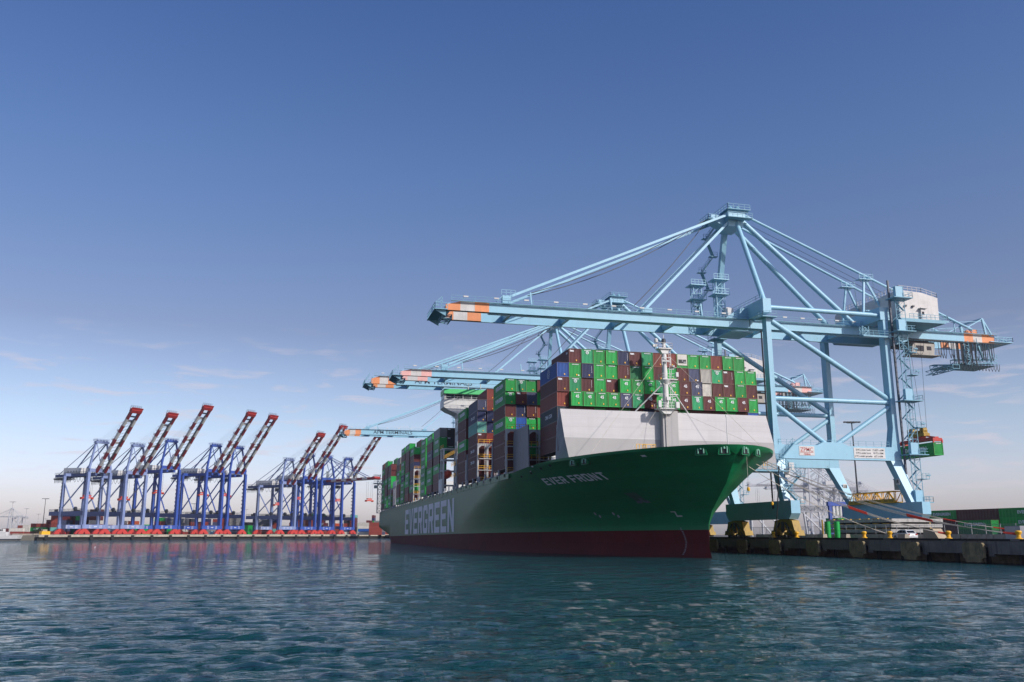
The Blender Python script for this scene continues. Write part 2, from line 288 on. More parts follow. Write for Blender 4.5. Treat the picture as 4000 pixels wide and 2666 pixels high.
# ------------------------------------------------------------------ water
def build_water():
    rng = np.random.RandomState(3)
    nr, na = 620, 1000
    r = 14.0 * (420 / 14.0) ** (np.arange(nr) / (nr - 1)); a = np.radians(13.9) + np.radians(np.linspace(-62, 62, na))
    RR, AA = np.meshgrid(r, a, indexing='ij'); X = RR * np.sin(AA); Y = RR * np.cos(AA); Z = np.zeros_like(X); DX = np.zeros_like(X); DY = np.zeros_like(X)
    step = np.maximum(RR * .0055, RR * np.radians(124) / na)
    for i in range(130):
        lam = .24 * (4.2 / .24) ** (i / 129.0) * rng.uniform(.9, 1.1)
        th = np.radians(196) + rng.normal(0, .36 if lam > 1.2 else .55); k = 2 * np.pi / lam
        amp = .0072 * lam * rng.uniform(.5, 1.3) * (1.0 if lam < 1.3 else (1.3 / lam) ** 1.2)
        fade = np.clip((lam / step - 2.5) / 2.5, 0, 1); ph = rng.uniform(0, 6.28)
        arg = k * (X * np.sin(th) + Y * np.cos(th)) + ph
        # patchiness: gusts
        g = .75 + .45 * np.sin(X * .031 + i) * np.sin(Y * .043 + i * 1.7)
        Z += amp * g * fade * np.cos(arg); q = .8 * amp * g * fade * np.sin(arg); DX -= q * np.sin(th); DY -= q * np.cos(th)
    edge = np.clip((420 - RR) / 120, 0, 1); Z *= edge
    V = np.stack([X + DX * edge, Y + DY * edge, Z], -1).reshape(-1, 3)
    idx = np.arange(nr * na).reshape(nr, na)
    F = np.stack([idx[:-1, :-1], idx[:-1, 1:], idx[1:, 1:], idx[1:, :-1]], -1).reshape(-1, 4)[:, ::-1]
    # flat water beyond and all round, a hand below the troughs near the boat
    ring = []
    S = 9000
    base = len(V); V = np.vstack([V, [(-S, -S, -.30), (S, -S, -.30), (S, S, -.30), (-S, S, -.30)]])
    me = bpy.data.meshes.new('water')
    nf = len(F) + 1; me.vertices.add(len(V)); me.vertices.foreach_set('co', V.astype(np.float32).ravel())
    loops = np.concatenate([F.ravel(), [base, base + 1, base + 2, base + 3]]).astype(np.int32)
    me.loops.add(len(loops)); me.loops.foreach_set('vertex_index', loops); me.polygons.add(nf)
    me.polygons.foreach_set('loop_start', np.arange(0, nf * 4, 4, dtype=np.int32)); me.polygons.foreach_set('use_smooth', [True] * nf); me.update(); me.validate()
    o = bpy.data.objects.new('water', me); C.objects.link(o); o['kind'] = 'structure'
    m = bpy.data.materials.new('sea_water'); m.use_nodes = True; nt = m.node_tree; N = nt.nodes; L = nt.links; p = N['Principled BSDF']
    p.inputs['Base Color'].default_value = (.004, .044, .049, 1); p.inputs['Roughness'].default_value = .05; p.inputs['IOR'].default_value = 1.33
    tc = N.new('ShaderNodeTexCoord'); hs = []
    for sc, dist, st in (((.10, .34, 1), 2.2, 1.0), ((.55, 1.7, 1), .44, .95), ((1.7, 4.6, 1), .16, 1.0), ((5, 12, 1), .06, .9)):
        mp = N.new('ShaderNodeMapping'); mp.inputs['Scale'].default_value = sc; mp.inputs['Rotation'].default_value = (0, 0, R(14)); L.new(tc.outputs['Object'], mp.inputs[0])
        n = N.new('ShaderNodeTexNoise'); n.inputs['Scale'].default_value = 1; n.inputs['Detail'].default_value = 4; n.inputs['Roughness'].default_value = .6; L.new(mp.outputs[0], n.inputs['Vector'])
        b = N.new('ShaderNodeBump'); b.inputs['Strength'].default_value = st; b.inputs['Distance'].default_value = dist; L.new(n.outputs[0], b.inputs['Height'])
        if hs: L.new(hs[-1].outputs[0], b.inputs['Normal'])
        hs.append(b)
    L.new(hs[-1].outputs[0], p.inputs['Normal']); me.materials.append(m)
build_water()

# ------------------------------------------------------------------ quay on the right (runs along Y), far shore
XF = 94.0; ZD = 3.05                                     # quay face and deck height
def struct(name, mb, m): return tag(mb.build(name, m), kind='structure')
struct('quay_deck', MB().box(XF, 700, -60, 1500, ZD - .9, ZD), K['conc'])
struct('quay_underside', MB().box(XF + 4, XF + 5, -60, 1500, -3, ZD - .95), K['rock'])
b = MB()
for i in range(70):
    y = 40.1 + i * 13.2
    b.box(XF - .25, XF, y + 2.4, y + 11.4, ZD - 1.75, ZD - .06); b.box(XF - .25, XF, y + 10.4, y + 11.4, ZD - 2.1, ZD - 1.75)
struct('quay_face', b, K['conc'])
b = MB()
for i in range(90): b.tube((XF + 1.2, 40 + i * 6, -3), (XF + 1.2, 40 + i * 6, ZD - .9), .35, n=8)
struct('quay_piles', b, K['timber'])
b = MB()
for i in range(95): b.box(XF - .1, XF + .35, 30 + i * 6.0, 35.9 + i * 6.0, ZD + .004, ZD + .30)
struct('quay_kerb', b, K['timber'])
struct('quay_road', MB().box(XF + 6, XF + 60, -50, 900, ZD + .004, ZD + .008), K['asph'])
# far quay: rails 5 m behind the edge; q runs along it, n points over the water
CR = Vector((math.cos(YAW), -math.sin(YAW), 0)); CF = Vector((math.sin(YAW), math.cos(YAW), 0))
def cd(px, d, z=0.0): return CR * ((px - 1176.5) / 2000 * d * math.cos(PITCH)) + CF * d + Vector((0, 0, z))   # pixel column + depth -> ground point
FA, FB = cd(200, 640), cd(800, 870); FQ = (FB - FA).normalized(); FN = Vector((FQ.y, -FQ.x, 0)); FZ = 3.6
FE0 = FA + FN * 5 - FQ * 80; FE1 = FB + FN * 5 + FQ * 900
def farpt(s, t, z=0): return FA + FQ * s + FN * t + Vector((0, 0, z))
def fprism(name, s0, s1, t0, t1, z0, z1, m, kind='structure'):
    vs = [farpt(s, t, z) for z in (z0, z1) for s, t in ((s0, t0), (s1, t0), (s1, t1), (s0, t1))]
    o = MB().add(vs, [(0, 1, 2, 3), (4, 7, 6, 5), (0, 4, 5, 1), (1, 5, 6, 2), (2, 6, 7, 3), (3, 7, 4, 0)]).build(name, m); o['kind'] = kind; return o
fprism('far_shore', -1500, 1600, -5000, 0, -2, FZ - .5, K['land'])
fprism('far_quay', -38, 1400, -60, 5, FZ - 1.7, FZ, K['conc_l'])
b = MB()
for i in range(75):
    s = -34 + 16.5 * i
    b.add([farpt(s + ds, 5 + dt, z) for z in (FZ - 3.4, FZ - .4) for ds, dt in ((0, 0), (2.2, 0), (2.2, .7), (0, .7))], [(0, 1, 2, 3), (4, 7, 6, 5), (0, 4, 5, 1), (1, 5, 6, 2), (2, 6, 7, 3), (3, 7, 4, 0)])
struct('far_quay_posts', b, K['timber'])
fprism('far_quay_underside', -38, 1400, -55, 3.5, -2, FZ - 1.7, K['timber'])

# ------------------------------------------------------------------ container ship
SXC, SHB, STR, SY0 = 68.95, 23.75, .0062, 180.0            # centre line, half beam, trim by the stern
ship = thing('container_ship', 'huge green container ship moored at the quay, stacked high with containers', 'ship', (SXC, SY0, 0), (-STR, 0, 0))
def SL(x, y, z): return Vector((x - SXC, y - SY0, z))    # ship coordinates (before trim) -> local
def SW(x, y, z): return Vector((x, y, z - STR * (y - SY0)))
ST_Z = [-3, 0, 1.2, 5.5, 7.5, 9.5, 12, 15, 17.6, 20.6]; ST_Y = [137.2, 138.2, 139.0, 138.8, 137.4, 134.8, 131.6, 129.0, 127.2, 126.4]
def stem(z): return float(np.interp(z, ST_Z, ST_Y))
def hb(y, z):
    s = min(max(z / 17.3, 0), 1) ** 2.2
    L = 115 + (62 - 115) * s; bb = 1 + (.55 - 1) * s; n = 2.4 - .4 * s
    t = min(max((y - stem(z)) / L, 0), 1); f = min(1, (1 - (1 - t) ** n) ** bb * 1.003)
    if y > 415:                                          # run of the stern
        zz = max(0, (9.5 - z) / 9.5); f *= 1 - .62 * zz ** 1.2 * ((y - 415) / 59.0) ** 1.3
    return SHB * f
STERN = 474.0
def keel(y): return -3 if y < 432 else -3 + 12.2 * ((y - 432) / (STERN - 432)) ** .9
def bulw(y): return 17.75 if y < 162 else (17.75 + (16.8 - 17.75) * min(1, (y - 162) / 20.0))
MSHIP = dict(deck=16.75, boot=4.45)
def hull_part(name, z0f, z1f, nz, m, ys):
    mb = MB(); rows = []
    us = [(i / (len(ys) - 1)) for i in range(len(ys))]
    for side in (-1, 1):
        g = []
        for j in range(nz + 1):
            row = []
            for y in ys:
                z = z0f(y) + (z1f(y) - z0f(y)) * j / nz
                yy = max(y, stem(z)) if y < 150 else y
                row.append(SL(SXC + side * hb(yy, z), yy, z))
            g.append(row)
        o = len(mb.v); n = len(ys)
        fs = []
        for j in range(nz):
            for i in range(n - 1):
                f = (j * n + i, j * n + i + 1, (j + 1) * n + i + 1, (j + 1) * n + i); fs.append(f if side == 1 else f[::-1])
        mb.add([p for r_ in g for p in r_], fs)
        rows.append(g)
    # transom
    l = [g_[-1] for g_ in rows[0]]; r_ = [g_[-1] for g_ in rows[1]]
    mb.add(l + r_, [(i, i + 1, len(l) + i + 1, len(l) + i) for i in range(len(l) - 1)])
    return mb.build(name, m, ship, smooth=True)
YS = [126.4 + .35 * i for i in range(42)] + [141.5 + 1.1 * i for i in range(1, 60)] + [207 + 4 * i for i in range(1, 66)] + [STERN]
hull = hull_part('hull', lambda y: max(MSHIP['boot'], keel(y)), lambda y: bulw(y), 30, K['hull'], YS)
hull_part('antifouling', lambda y: keel(y) if y < 460 else 9.0, lambda y: max(MSHIP['boot'], keel(y)), 8, K['red'], [y for y in YS if y <= 458])
b = MB(); ys = [y for y in YS if y > 128.2]; n = len(ys)
b.add([SL(SXC + s * (hb(y, 16.3) - .12), y, 16.3 if y > 165 else 16.5) for s in (-1, 1) for y in ys], [(i, n + i, n + i + 1, i + 1) for i in range(n - 1)])
b.build('main_deck', K['deck'], ship)
# inner face + cap of the bulwark
b = MB(); ys = [y for y in YS if 127.6 < y < 184]; n = len(ys)
for s in (-1, 1):
    o = [SL(SXC + s * hb(y, bulw(y)), y, bulw(y) + .02) for y in ys]; i_ = [SL(SXC + s * (hb(y, bulw(y)) - .25), y, bulw(y) + .02) for y in ys]; d = [SL(SXC + s * max(.05, min(hb(y, bulw(y)) - .25, hb(y, 16.2) - .3)), y, 16.2) for y in ys]
    b.add(o + i_ + d, [(i, i + 1, n + i + 1, n + i) for i in range(n - 1)] + [(n + i, n + i + 1, 2 * n + i + 1, 2 * n + i) for i in range(n - 1)])
b.build('bulwark_cap', K['hull'], ship)
b = MB()
for i in range(33):
    y = 185 + i * 8.7
    b.box(-SHB - .10, -SHB + .02, y - SY0, y + 8.3 - SY0, 15.75, 16.95)
    b.box(SHB - .02, SHB + .10, y - SY0, y + 8.3 - SY0, 15.75, 16.95)
b.build('deck_edge_panel', K['hull'], ship)
# names on the hull
b = MB(); xs = SXC - SHB - .07; Lw = (363.0 - 251.0 - 8 * 2.0) / 9
block_text(b, 'EVERGREEN', Lw, 2.0, lambda u, v: SL(xs, 363.0 - u, 5.0 + 9.6 * v)); tag(b.build('hull_name', K['letter'], hull))
b = MB()
def flare(u, v):
    z = 13.55 + 1.3 * v; y = 170.6 - u * 1.0 - (1 - v) * .6; e = .05
    gy = (hb(y + .5, z) - hb(y - .5, z)); gz = (hb(y, z + .3) - hb(y, z - .3)) / .6; nrm = Vector((-1, -gy, -gz)).normalized()
    return SL(SXC - hb(y, z), y, z) + nrm * e * 1.6
block_text(b, 'EVER FRONT', 1.72, .42, flare); b.build('bow_name', K['letter'], hull)
def on_hull(px, py, e=.06):
    """where the sight line through a point of the photo meets the port bow (ship coordinates)"""
    d = ray(px, py); t = 100.0 / d.y
    while t * d.y < 330:
        p = Vector((0, 0, CAMH)) + d * t; z = p.z + STR * (p.y - SY0)
        if z < 17.7 and p.y > stem(z) and abs(p.x - SXC) <= hb(p.y, z): return (p.x, p.y, z)
        t += .1 / d.y
    return None
def hull_mark(name, px, py, shapes, m, flip=1):
    h = on_hull(px, py)
    if not h: return
    x, y, z = h; mb = MB(); sd_ = -1 if x < SXC else 1
    for pl in shapes:
        vs = []
        for u, v in pl:
            yy, zz = y - u * flip, z + v; e = .06
            vs.append(SL(SXC + sd_ * (hb(yy, zz) + e * 2.2), yy, zz))
        mb.add(vs, [tuple(range(len(vs)))])
    mb.build(name, m, hull)
circ = lambda cx, cz, r: [(cx + r * math.cos(a * .785), cz + r * math.sin(a * .785)) for a in range(8)]
for px in (1375, 1418): hull_mark('thruster_mark', px, 1184, [circ(-.45, .25, .3), circ(.45, -.25, .3)], K['grey'])
hull_mark('bulb_mark', 1562, 1182, [[(-.6, -.45), (.5, -.45), (.5, -.2), (-.6, -.2)], [(-.6, -.2), (-.35, -.2), (-.35, .5), (-.6, .5)], [(-1.3, .35), (-.6, .35), (-.6, .5), (-1.3, .5)]], K['lgrey'])
for i in range(17):
    t = i / 16.0; hull_mark('draught_mark', 1566 + 13 * math.sin(t * 2.6), 1214 + 60 * t, [[(-.16, -.05), (.16, -.05), (.16, .05), (-.16, .05)]], K['grey'])
for px, py in ((1245, 1072), (1222, 1083), (1200, 1091), (1266, 1065)): hull_mark('freeing_port', px, py + 5, [[(-.45, -.18), (.45, -.18), (.45, .18), (-.45, .18)]], K['black'])
hull_mark('anchor_pocket_shade', 1462, 1143, [[(-1.6, .8), (1.1, .8), (1.8, -.7), (-.5, -.7)]], K['deck'])  # flat dark patch painting the shade inside the anchor pocket
hull_mark('anchor', 1475, 1150, [[(-1.3, -.5), (-.2, -.5), (-.2, -.1), (-1.3, -.1)], [(.5, -.5), (1.7, -.5), (1.5, -.05), (.5, -.1)], [(-.2, -.35), (.5, -.35), (.4, .5), (0, .5)]], K['screen'])
# fairleads in the bulwark
for px, py in ((1315.5, 1050), (1343.5, 1047), (1610, 1038), (1664, 1038), (1712, 1041), (1741, 1044)):
    z = 16.95; best = None
    for k in range(900):
        for sg_ in (-1, 1):
            y = stem(z) + .05 + k * .06; q = Matrix.Rotation(-R(90) - PITCH, 3, 'X') @ Matrix.Rotation(YAW, 3, 'Z') @ (SW(SXC + sg_ * hb(y, z), y, z) - Vector((0, 0, CAMH))); e = abs(1176.5 + 2000 * q.x / -q.z - px)
            if best is None or e < best[0] - 1.5: best = (e, y, sg_)
    y, sg = best[1:]; x = SXC + sg * hb(y, z)
    r_ = thing('fairlead', None, None); r_.parent = ship
    ang = math.atan2(hb(y + .6, z) - hb(y - .6, z), 1.2); sd_ = -1 if x < SXC else 1
    r_.location = SL(x, y, 16.95); r_.rotation_euler = (0, 0, math.atan2(sd_ * .5, hb(y + .5, z) - hb(y, z)))
    m_ = MB()
    for s in (-1, 1): m_.prism([(s * .75 + (.18 if s < 0 else -.18) , .8), (s * .75, .8), (s * 1.0, -.75), (s * .8, -.75)], 1, -.18, .3)
    m_.box(-.9, .9, -.18, .3, -.85, -.72); m_.box(-.75, .75, -.18, .3, .72, .82); m_.build('fairlead_frame', K['hull'], r_)
    MB().box(-.72, .72, -.12, -.08, -.72, .72).build('recess_shade_plate', K['black'], r_)  # thin black plate stands in for the shade inside the fairlead
    m_ = MB()
    for s in (-.45, .45): m_.tube((s, -.2, -.55), (s, -.2, .55), .12)
    m_.lathe((0, -.2, .1), [(.0, .0), (.2, 0), (.2, .35), (0, .35)], 8); m_.build('roller', K['mint'], r_)
for px, py in ((1215, 1066.5), (1472, 1042)):
    h = on_hull(px + 10, py + 6)
    if h: hull_mark('bulwark_light', px + 10, py + 6, [[(-.4, -.14), (.4, -.14), (.4, .14), (-.4, .14)]], K['letter'])

# breakwater
YB = 158.6
b = MB(); zb = 21.9
b.prism([(48.9 - SXC, 27.35), (49.7 - SXC, zb), (94.0 - SXC, zb), (92.7 - SXC, 27.35)], 1, YB - SY0, YB + .25 - SY0)
bw = b.build('breakwater', K['bwall'], ship)
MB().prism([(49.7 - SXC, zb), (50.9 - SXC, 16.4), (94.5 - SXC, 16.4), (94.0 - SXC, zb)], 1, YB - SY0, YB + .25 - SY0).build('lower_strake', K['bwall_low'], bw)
b = MB(); w0 = [(48.9, 27.35), (49.7, zb), (50.9, 16.4)]
fr = [SL(x, YB + .1, z) for x, z in w0]; bk = [SL(48.9, YB + d, z) for d, z in ((1.3, 27.3), (2.9, zb), (3.6, 16.4))]; th = Vector((.16, 0, 0))
b.add(fr + bk + [p + th for p in fr] + [p + th for p in bk], [(0, 1, 4, 3), (1, 2, 5, 4), (6, 9, 10, 7), (7, 10, 11, 8), (3, 4, 10, 9), (4, 5, 11, 10), (0, 3, 9, 6)])
b.build('breakwater_wing', K['grey'], bw)
b = MB(); b.box(69.4 - SXC, 72.6 - SXC, YB - 1.5 - SY0, YB - SY0 - .003, 16.5, 27.45); b.box(69.9 - SXC, 70.05 - SXC, YB - 1.7 - SY0, YB - 1.5 - SY0, 17, 27)
b.build('mast_trunk', K['bwall_low'], bw)
b = MB()
for x in (75.0, 58.0): b.box(x - SXC, x + 1.0 - SXC, YB - .06 - SY0, YB - .004 - SY0, 16.5, 18.6)
b.build('door', K['lgrey'], bw)
# foremast
mast = thing('foremast', None, None); mast.parent = ship; my = YB - 2.0 - SY0; mx = 70.0 - SXC
b = MB(); b.tube((mx, my, 27.5), (mx, my, 33.4), .62, .55, 14); b.tube((mx, my, 33.4), (mx, my, 40.2), .52, .44, 14); b.tube((mx, my, 40.2), (mx, my, 41.4), .34, .26, 10); b.tube((mx, my, 41.4), (mx, my, 42.6), .07)
b.lathe((mx, my, 32.5), [(.55, 0), (1.1, .9)], 12); b.build('mast_pole', K['white'], mast, smooth=True)
for z, w, d in ((27.6, 4.0, 2.0), (33.4, 3.2, 2.0), (39.6, 2.9, 1.7)):
    x0 = mx - w * (.5 if z != 33.4 else .28); b = MB(); b.box(x0, x0 + w, my - d / 2, my + d / 2, z, z + .18); b.rail([(x0, my - d / 2, z + .1), (x0 + w, my - d / 2, z + .1), (x0 + w, my + d / 2, z + .1)], 1.1, 1.3, .055); b.rail([(x0, my - d / 2, z + .1), (x0, my + d / 2, z + .1)], 1.1, 1.3, .055)
    b.prism([(x0 + .4, z), (x0 + w - .4, z), (mx + .6, z - .9), (mx - .6, z - .9)], 1, my - .5, my + .5); b.build('mast_platform', K['white'], mast)
b = MB()
for s in (-1, 1): b.tube((mx + s * .6, my, 32.6), (mx + s * 5.6, YB + .2 - SY0, 27.35), .13); b.tube((mx + s * .5, my, 30.6), (mx + s * 2.6, my, 30.6), .11)
b.build('mast_strut', K['white'], mast)
b = MB(); b.lathe((mx - 1.8, my - .4, 40.9), [(0, 0), (.35, 0), (.4, .5), (.2, .8), (0, .85)], 10); b.cbox((mx - 1.9, my, 40.3), (.9, .5, .5)); b.cbox((mx + 2.0, my - 1.2, 34.4), (.5, .5, .9)); b.lathe((mx + 1.5, my - .8, 35.9), [(0, 0), (.25, .05), (.25, .4), (0, .45)], 8); b.bar((mx + .4, my, 35.6), (mx + 2.2, my - .8, 35.9), .1); b.cbox((mx - 1.8, my - 1, 28.5), (.6, .6, 1.3)); b.cbox((mx + 1.9, my - 1, 28.4), (.7, .7, 1.2)); b.cbox((mx, my - 1.1, 29.6), (.8, .5, .7)); b.cbox((mx, my - .7, 37.2), (1.5, .4, .15)); b.rail([(mx - .9, my - .9, 36.2), (mx + .9, my - .9, 36.2)], 1.6, .8, .1)
b.build('mast_lamp', K['white'], mast)
MB().lathe((mx, my, 40.9), [(0, 0), (.45, 0), (.45, .7), (.3, .9), (0, .9)], 10).build('horn', K['dark'], mast)
b = MB()
for i in range(24): b.bar((mx + .75, my - .55, 28 + i * .5), (mx + 1.15, my - .55, 28 + i * .5), .05)
for x in (.75, 1.15): b.bar((mx + x, my - .55, 27.5), (mx + x, my - .55, 40), .06)
b.build('mast_ladder', K['white'], mast)
b = MB()
for s, (x, y) in ((-1, (52.0, 150.5)), (1, (90.0, 152))): b.tube((mx, my, 39.3), SL(x, y, 17.9), .032, n=5)
b.tube((mx - .4, my - .4, 33.3), SL(68.6, 153, 17), .035, n=5); b.tube((mx + 1.6, my, 27.6), SL(84, 140, 17.4), .022, n=5); b.tube((mx - 2, my, 27.6), SL(58, 147.5, 17.4), .022, n=5)
b.build('mast_stay', K['rope'], mast)
# forecastle fittings
for i, (x, y) in enumerate(((60.1, 146.0), (62.0, 146.0), (87.3, 151.5))):
    b = MB(); b.rail([SL(x - .9, y, 16.6), SL(x + .9, y, 16.6), SL(x + .9, y + 1.5, 16.6)], 2.9, .6, .09); b.build('yellow_guard_rail', K['yellow'], ship)
for (x, y, w) in ((65.9, 141.5, 3.6), (70.5, 139.5, 1.8), (62.7, 144.0, 1.0), (64.0, 144.0, 1.0), (76, 143, 1.4)):
    b = MB(); c = SL(x, y, 16.5); b.prism([(c.x - w / 2, 16.5), (c.x - w * .25, 18.6), (c.x + w * .25, 18.6), (c.x + w / 2, 16.5)], 1, c.y, c.y + .35); b.prism([(c.x - w / 2, 16.5), (c.x - w * .25, 18.6), (c.x + w * .25, 18.6), (c.x + w / 2, 16.5)], 1, c.y + 2.2, c.y + 2.5); b.tube((c.x - w * .3, c.y + 1.2, 17.9), (c.x + w * .3, c.y + 1.2, 17.9), .75, n=12); b.build('mooring_winch', K['mint'], ship)
b = MB(); c = SL(74.0, 140.0, 16.5); b.tube(c, c + Vector((0, 0, 7.6)), .11, .06); b.cbox((c.x, c.y, 24.2), (.22, .22, .35)); b.rail([(c.x - 2.2, c.y - 1.2, 16.6), (c.x + 2.4, c.y - .2, 16.6), (c.x + 2.4, c.y + 1.5, 16.6)], 2.4, .75, .08); b.build('jackstaff', K['white'], ship)
# shell plating beside bay one
b = MB(); b.prism([(172.2 - SY0, 16.3), (173.8 - SY0, 17.6), (174.2 - SY0, 26.2), (186.3 - SY0, 26.2), (186.9 - SY0, 24), (186.9 - SY0, 16.3)], 0, 46.7 - SXC, 46.95 - SXC); b.build('side_screen', K['screen'], ship)

# bridge and accommodation
br = thing('bridge', None, None); br.parent = ship
yb0, yb1 = 266.0, 273.5; DB = -3.55; Lx = lambda x: x - SXC
b = MB(); b.box(Lx(49.2), Lx(88), yb0 + .4 - SY0, yb1 - SY0, 16.3, 42.6); b.build('tower', K['white'], br)
b = MB(); pts = [(Lx(44.2), 46.8 + DB), (Lx(45.6), 45.9 + DB), (Lx(48.6), 44.7 + DB), (Lx(49.6), 43.0 + DB), (Lx(88), 43.0 + DB), (Lx(89), 44.7 + DB), (Lx(92), 45.9 + DB), (Lx(93.4), 46.8 + DB), (Lx(93.4), 49.0 + DB), (Lx(44.2), 49.0 + DB)]
b.prism(pts, 1, yb0 - SY0, yb0 + 7 - SY0); b.build('bridge_wing', K['white'], br)
b = MB(); b.box(Lx(44.4), Lx(93.2), yb0 + .3 - SY0, yb0 + 6.5 - SY0, 49.0 + DB, 51.0 + DB); b.build('wheelhouse', K['lgrey'], br)
b = MB(); 
for i in range(17): b.box(Lx(45.0) + i * 2.75, Lx(45.0) + i * 2.75 + 2.4, yb0 + .22 - SY0, yb0 + .3 - SY0 - .003, 49.55 + DB, 50.7 + DB)
for i in range(3): b.box(Lx(44.33), Lx(44.4) - .003, yb0 + .7 + i * 1.9 - SY0, yb0 + 2.2 + i * 1.9 - SY0, 49.5 + DB, 50.7 + DB)
b.build('bridge_window', K['glass'], br)
b = MB(); b.prism([(yb0 - .5 - SY0, 50.95 + DB), (yb0 - .1 - SY0, 52.5 + DB), (yb0 + 6.6 - SY0, 52.5 + DB), (yb0 + 6.6 - SY0, 50.95 + DB)], 0, Lx(44.2), Lx(93.4)); b.build('green_fascia', K['bgreen'], br)
b = MB(); b.rail([(Lx(44.3), yb0 - .2 - SY0, 49.0 + DB), (Lx(93.3), yb0 - .2 - SY0, 49.0 + DB)], 1.0, 2.0, .07); b.rail([(Lx(44.3), yb0 + .3 - SY0, 52.5 + DB), (Lx(93.3), yb0 + .3 - SY0, 52.5 + DB)], 1.0, 3.0, .06); b.build('bridge_rail', K['lgrey'], br)
b = MB()
for x in (52.5, 56.5, 62): b.tube((Lx(x), yb0 + 3 - SY0, 52.5 + DB), (Lx(x), yb0 + 3 - SY0, 55.0 + DB), .14); b.lathe((Lx(x), yb0 + 3 - SY0, 55 + DB), [(0, 0), (.5, .1), (.5, .5), (0, .9)], 8)
b.build('antenna', K['white'], br)
b = MB()
for z in (19, 22.2, 25.4, 28.6, 31.8, 35, 38.2):
    for i in range(2): b.box(Lx(49.12), Lx(49.2) - .003, yb0 + 2 + i * 3 - SY0, yb0 + 2.7 + i * 3 - SY0, z, z + 1)
b.build('porthole', K['glass'], br)
# open side structure with lifeboat, aft of the tower
b = MB()
for y in (274.5, 279.0): b.box(Lx(45.6), Lx(46.1), y - SY0, y + .5 - SY0, 16.5, 31.0); b.box(Lx(50.0), Lx(50.5), y - SY0, y + .5 - SY0, 16.5, 31)
for z in (19.5, 24.0, 27.5, 31.0): b.box(Lx(45.5), Lx(50.6), 274.5 - SY0, 279.6 - SY0, z, z + .25)
b.box(Lx(45.2), Lx(45.4), 273.6 - SY0, 279.8 - SY0, 16.4, 21.5); b.build('boat_deck', K['white'], br)
b = MB(); b.rail([(Lx(45.6), 249 - SY0, 27.6), (Lx(45.6), 274 - SY0, 27.6)], 1.1, 1.5, .08); b.rail([(Lx(45.6), 249 - SY0, 24.1), (Lx(45.6), 259 - SY0, 24.1)], 1.1, 1.5, .08); b.rail([(Lx(45.6), 274 - SY0, 31.2), (Lx(45.6), 280 - SY0, 31.2)], 1.1, 1.5, .08); b.rail([(Lx(45.6), 249 - SY0, 20.7), (Lx(45.6), 259 - SY0, 20.7)], 1.1, 1.5, .08); b.build('yellow_hand_rail', K['yellow'], br)
b = MB(); b.truss((Lx(47.8), 250.5 - SY0, 20), (Lx(47.8), 250.5 - SY0, 31), 3.4, 2.0, .22, 5); b.build('stair_tower', K['lgrey'], br)
b = MB(); n = 12
prof = [(0, .0), (.55, .25), (1.15, .8), (1.4, 1.4), (1.2, 2.1), (.7, 2.7), (0, 2.9)]
for k, (yy, sc) in enumerate(((-4, .05), (-3.4, .7), (-2, 1), (1.5, 1), (3.2, .75), (4, .05))):
    b.v += [(Lx(47.4) + s * r_ * sc, 276.5 - SY0 + yy * .62, 21.7 + 1.4 + (z_ - 1.4) * sc) for s, lst in ((1, prof), (-1, prof[::-1][1:-1])) for r_, z_ in lst]
for k in range(5):
    for i in range(n): b.f.append((k * n + i, k * n + (i + 1) % n, (k + 1) * n + (i + 1) % n, (k + 1) * n + i)); b.m.append(0)
lb = b.build('lifeboat', K['ored'], br, smooth=True)
# engine casing aft and stern mast
b = MB(); b.box(Lx(45.9), Lx(93), 406.5 - SY0, 420 - SY0, 16.3, 29.5); b.build('engine_casing', K['white'], ship)
b = MB()
for i in range(4): b.box(Lx(45.8), Lx(45.9) - .003, 408 + i * 3 - SY0, 410 + i * 3 - SY0, 18, 27)
b.build('casing_opening', K['glass'], ship)
b = MB(); b.truss((Lx(44.4), 468 - SY0, 16.5), (Lx(44.4), 468 - SY0, 33.5), 2.4, 2.0, .3, 7); b.box(Lx(41.0), Lx(46.5), 466 - SY0, 470 - SY0, 31.5, 31.9); b.rail([(Lx(41), 466 - SY0, 31.9), (Lx(46.5), 466 - SY0, 31.9)], 1.2, 1, .12); b.cbox((Lx(42), 467 - SY0, 30), (1.5, 1.5, 1.6)); b.tube((Lx(44.4), 468 - SY0, 33.5), (Lx(44.4), 468 - SY0, 36.5), .15); b.build('stern_mast', K['lgrey'], ship)

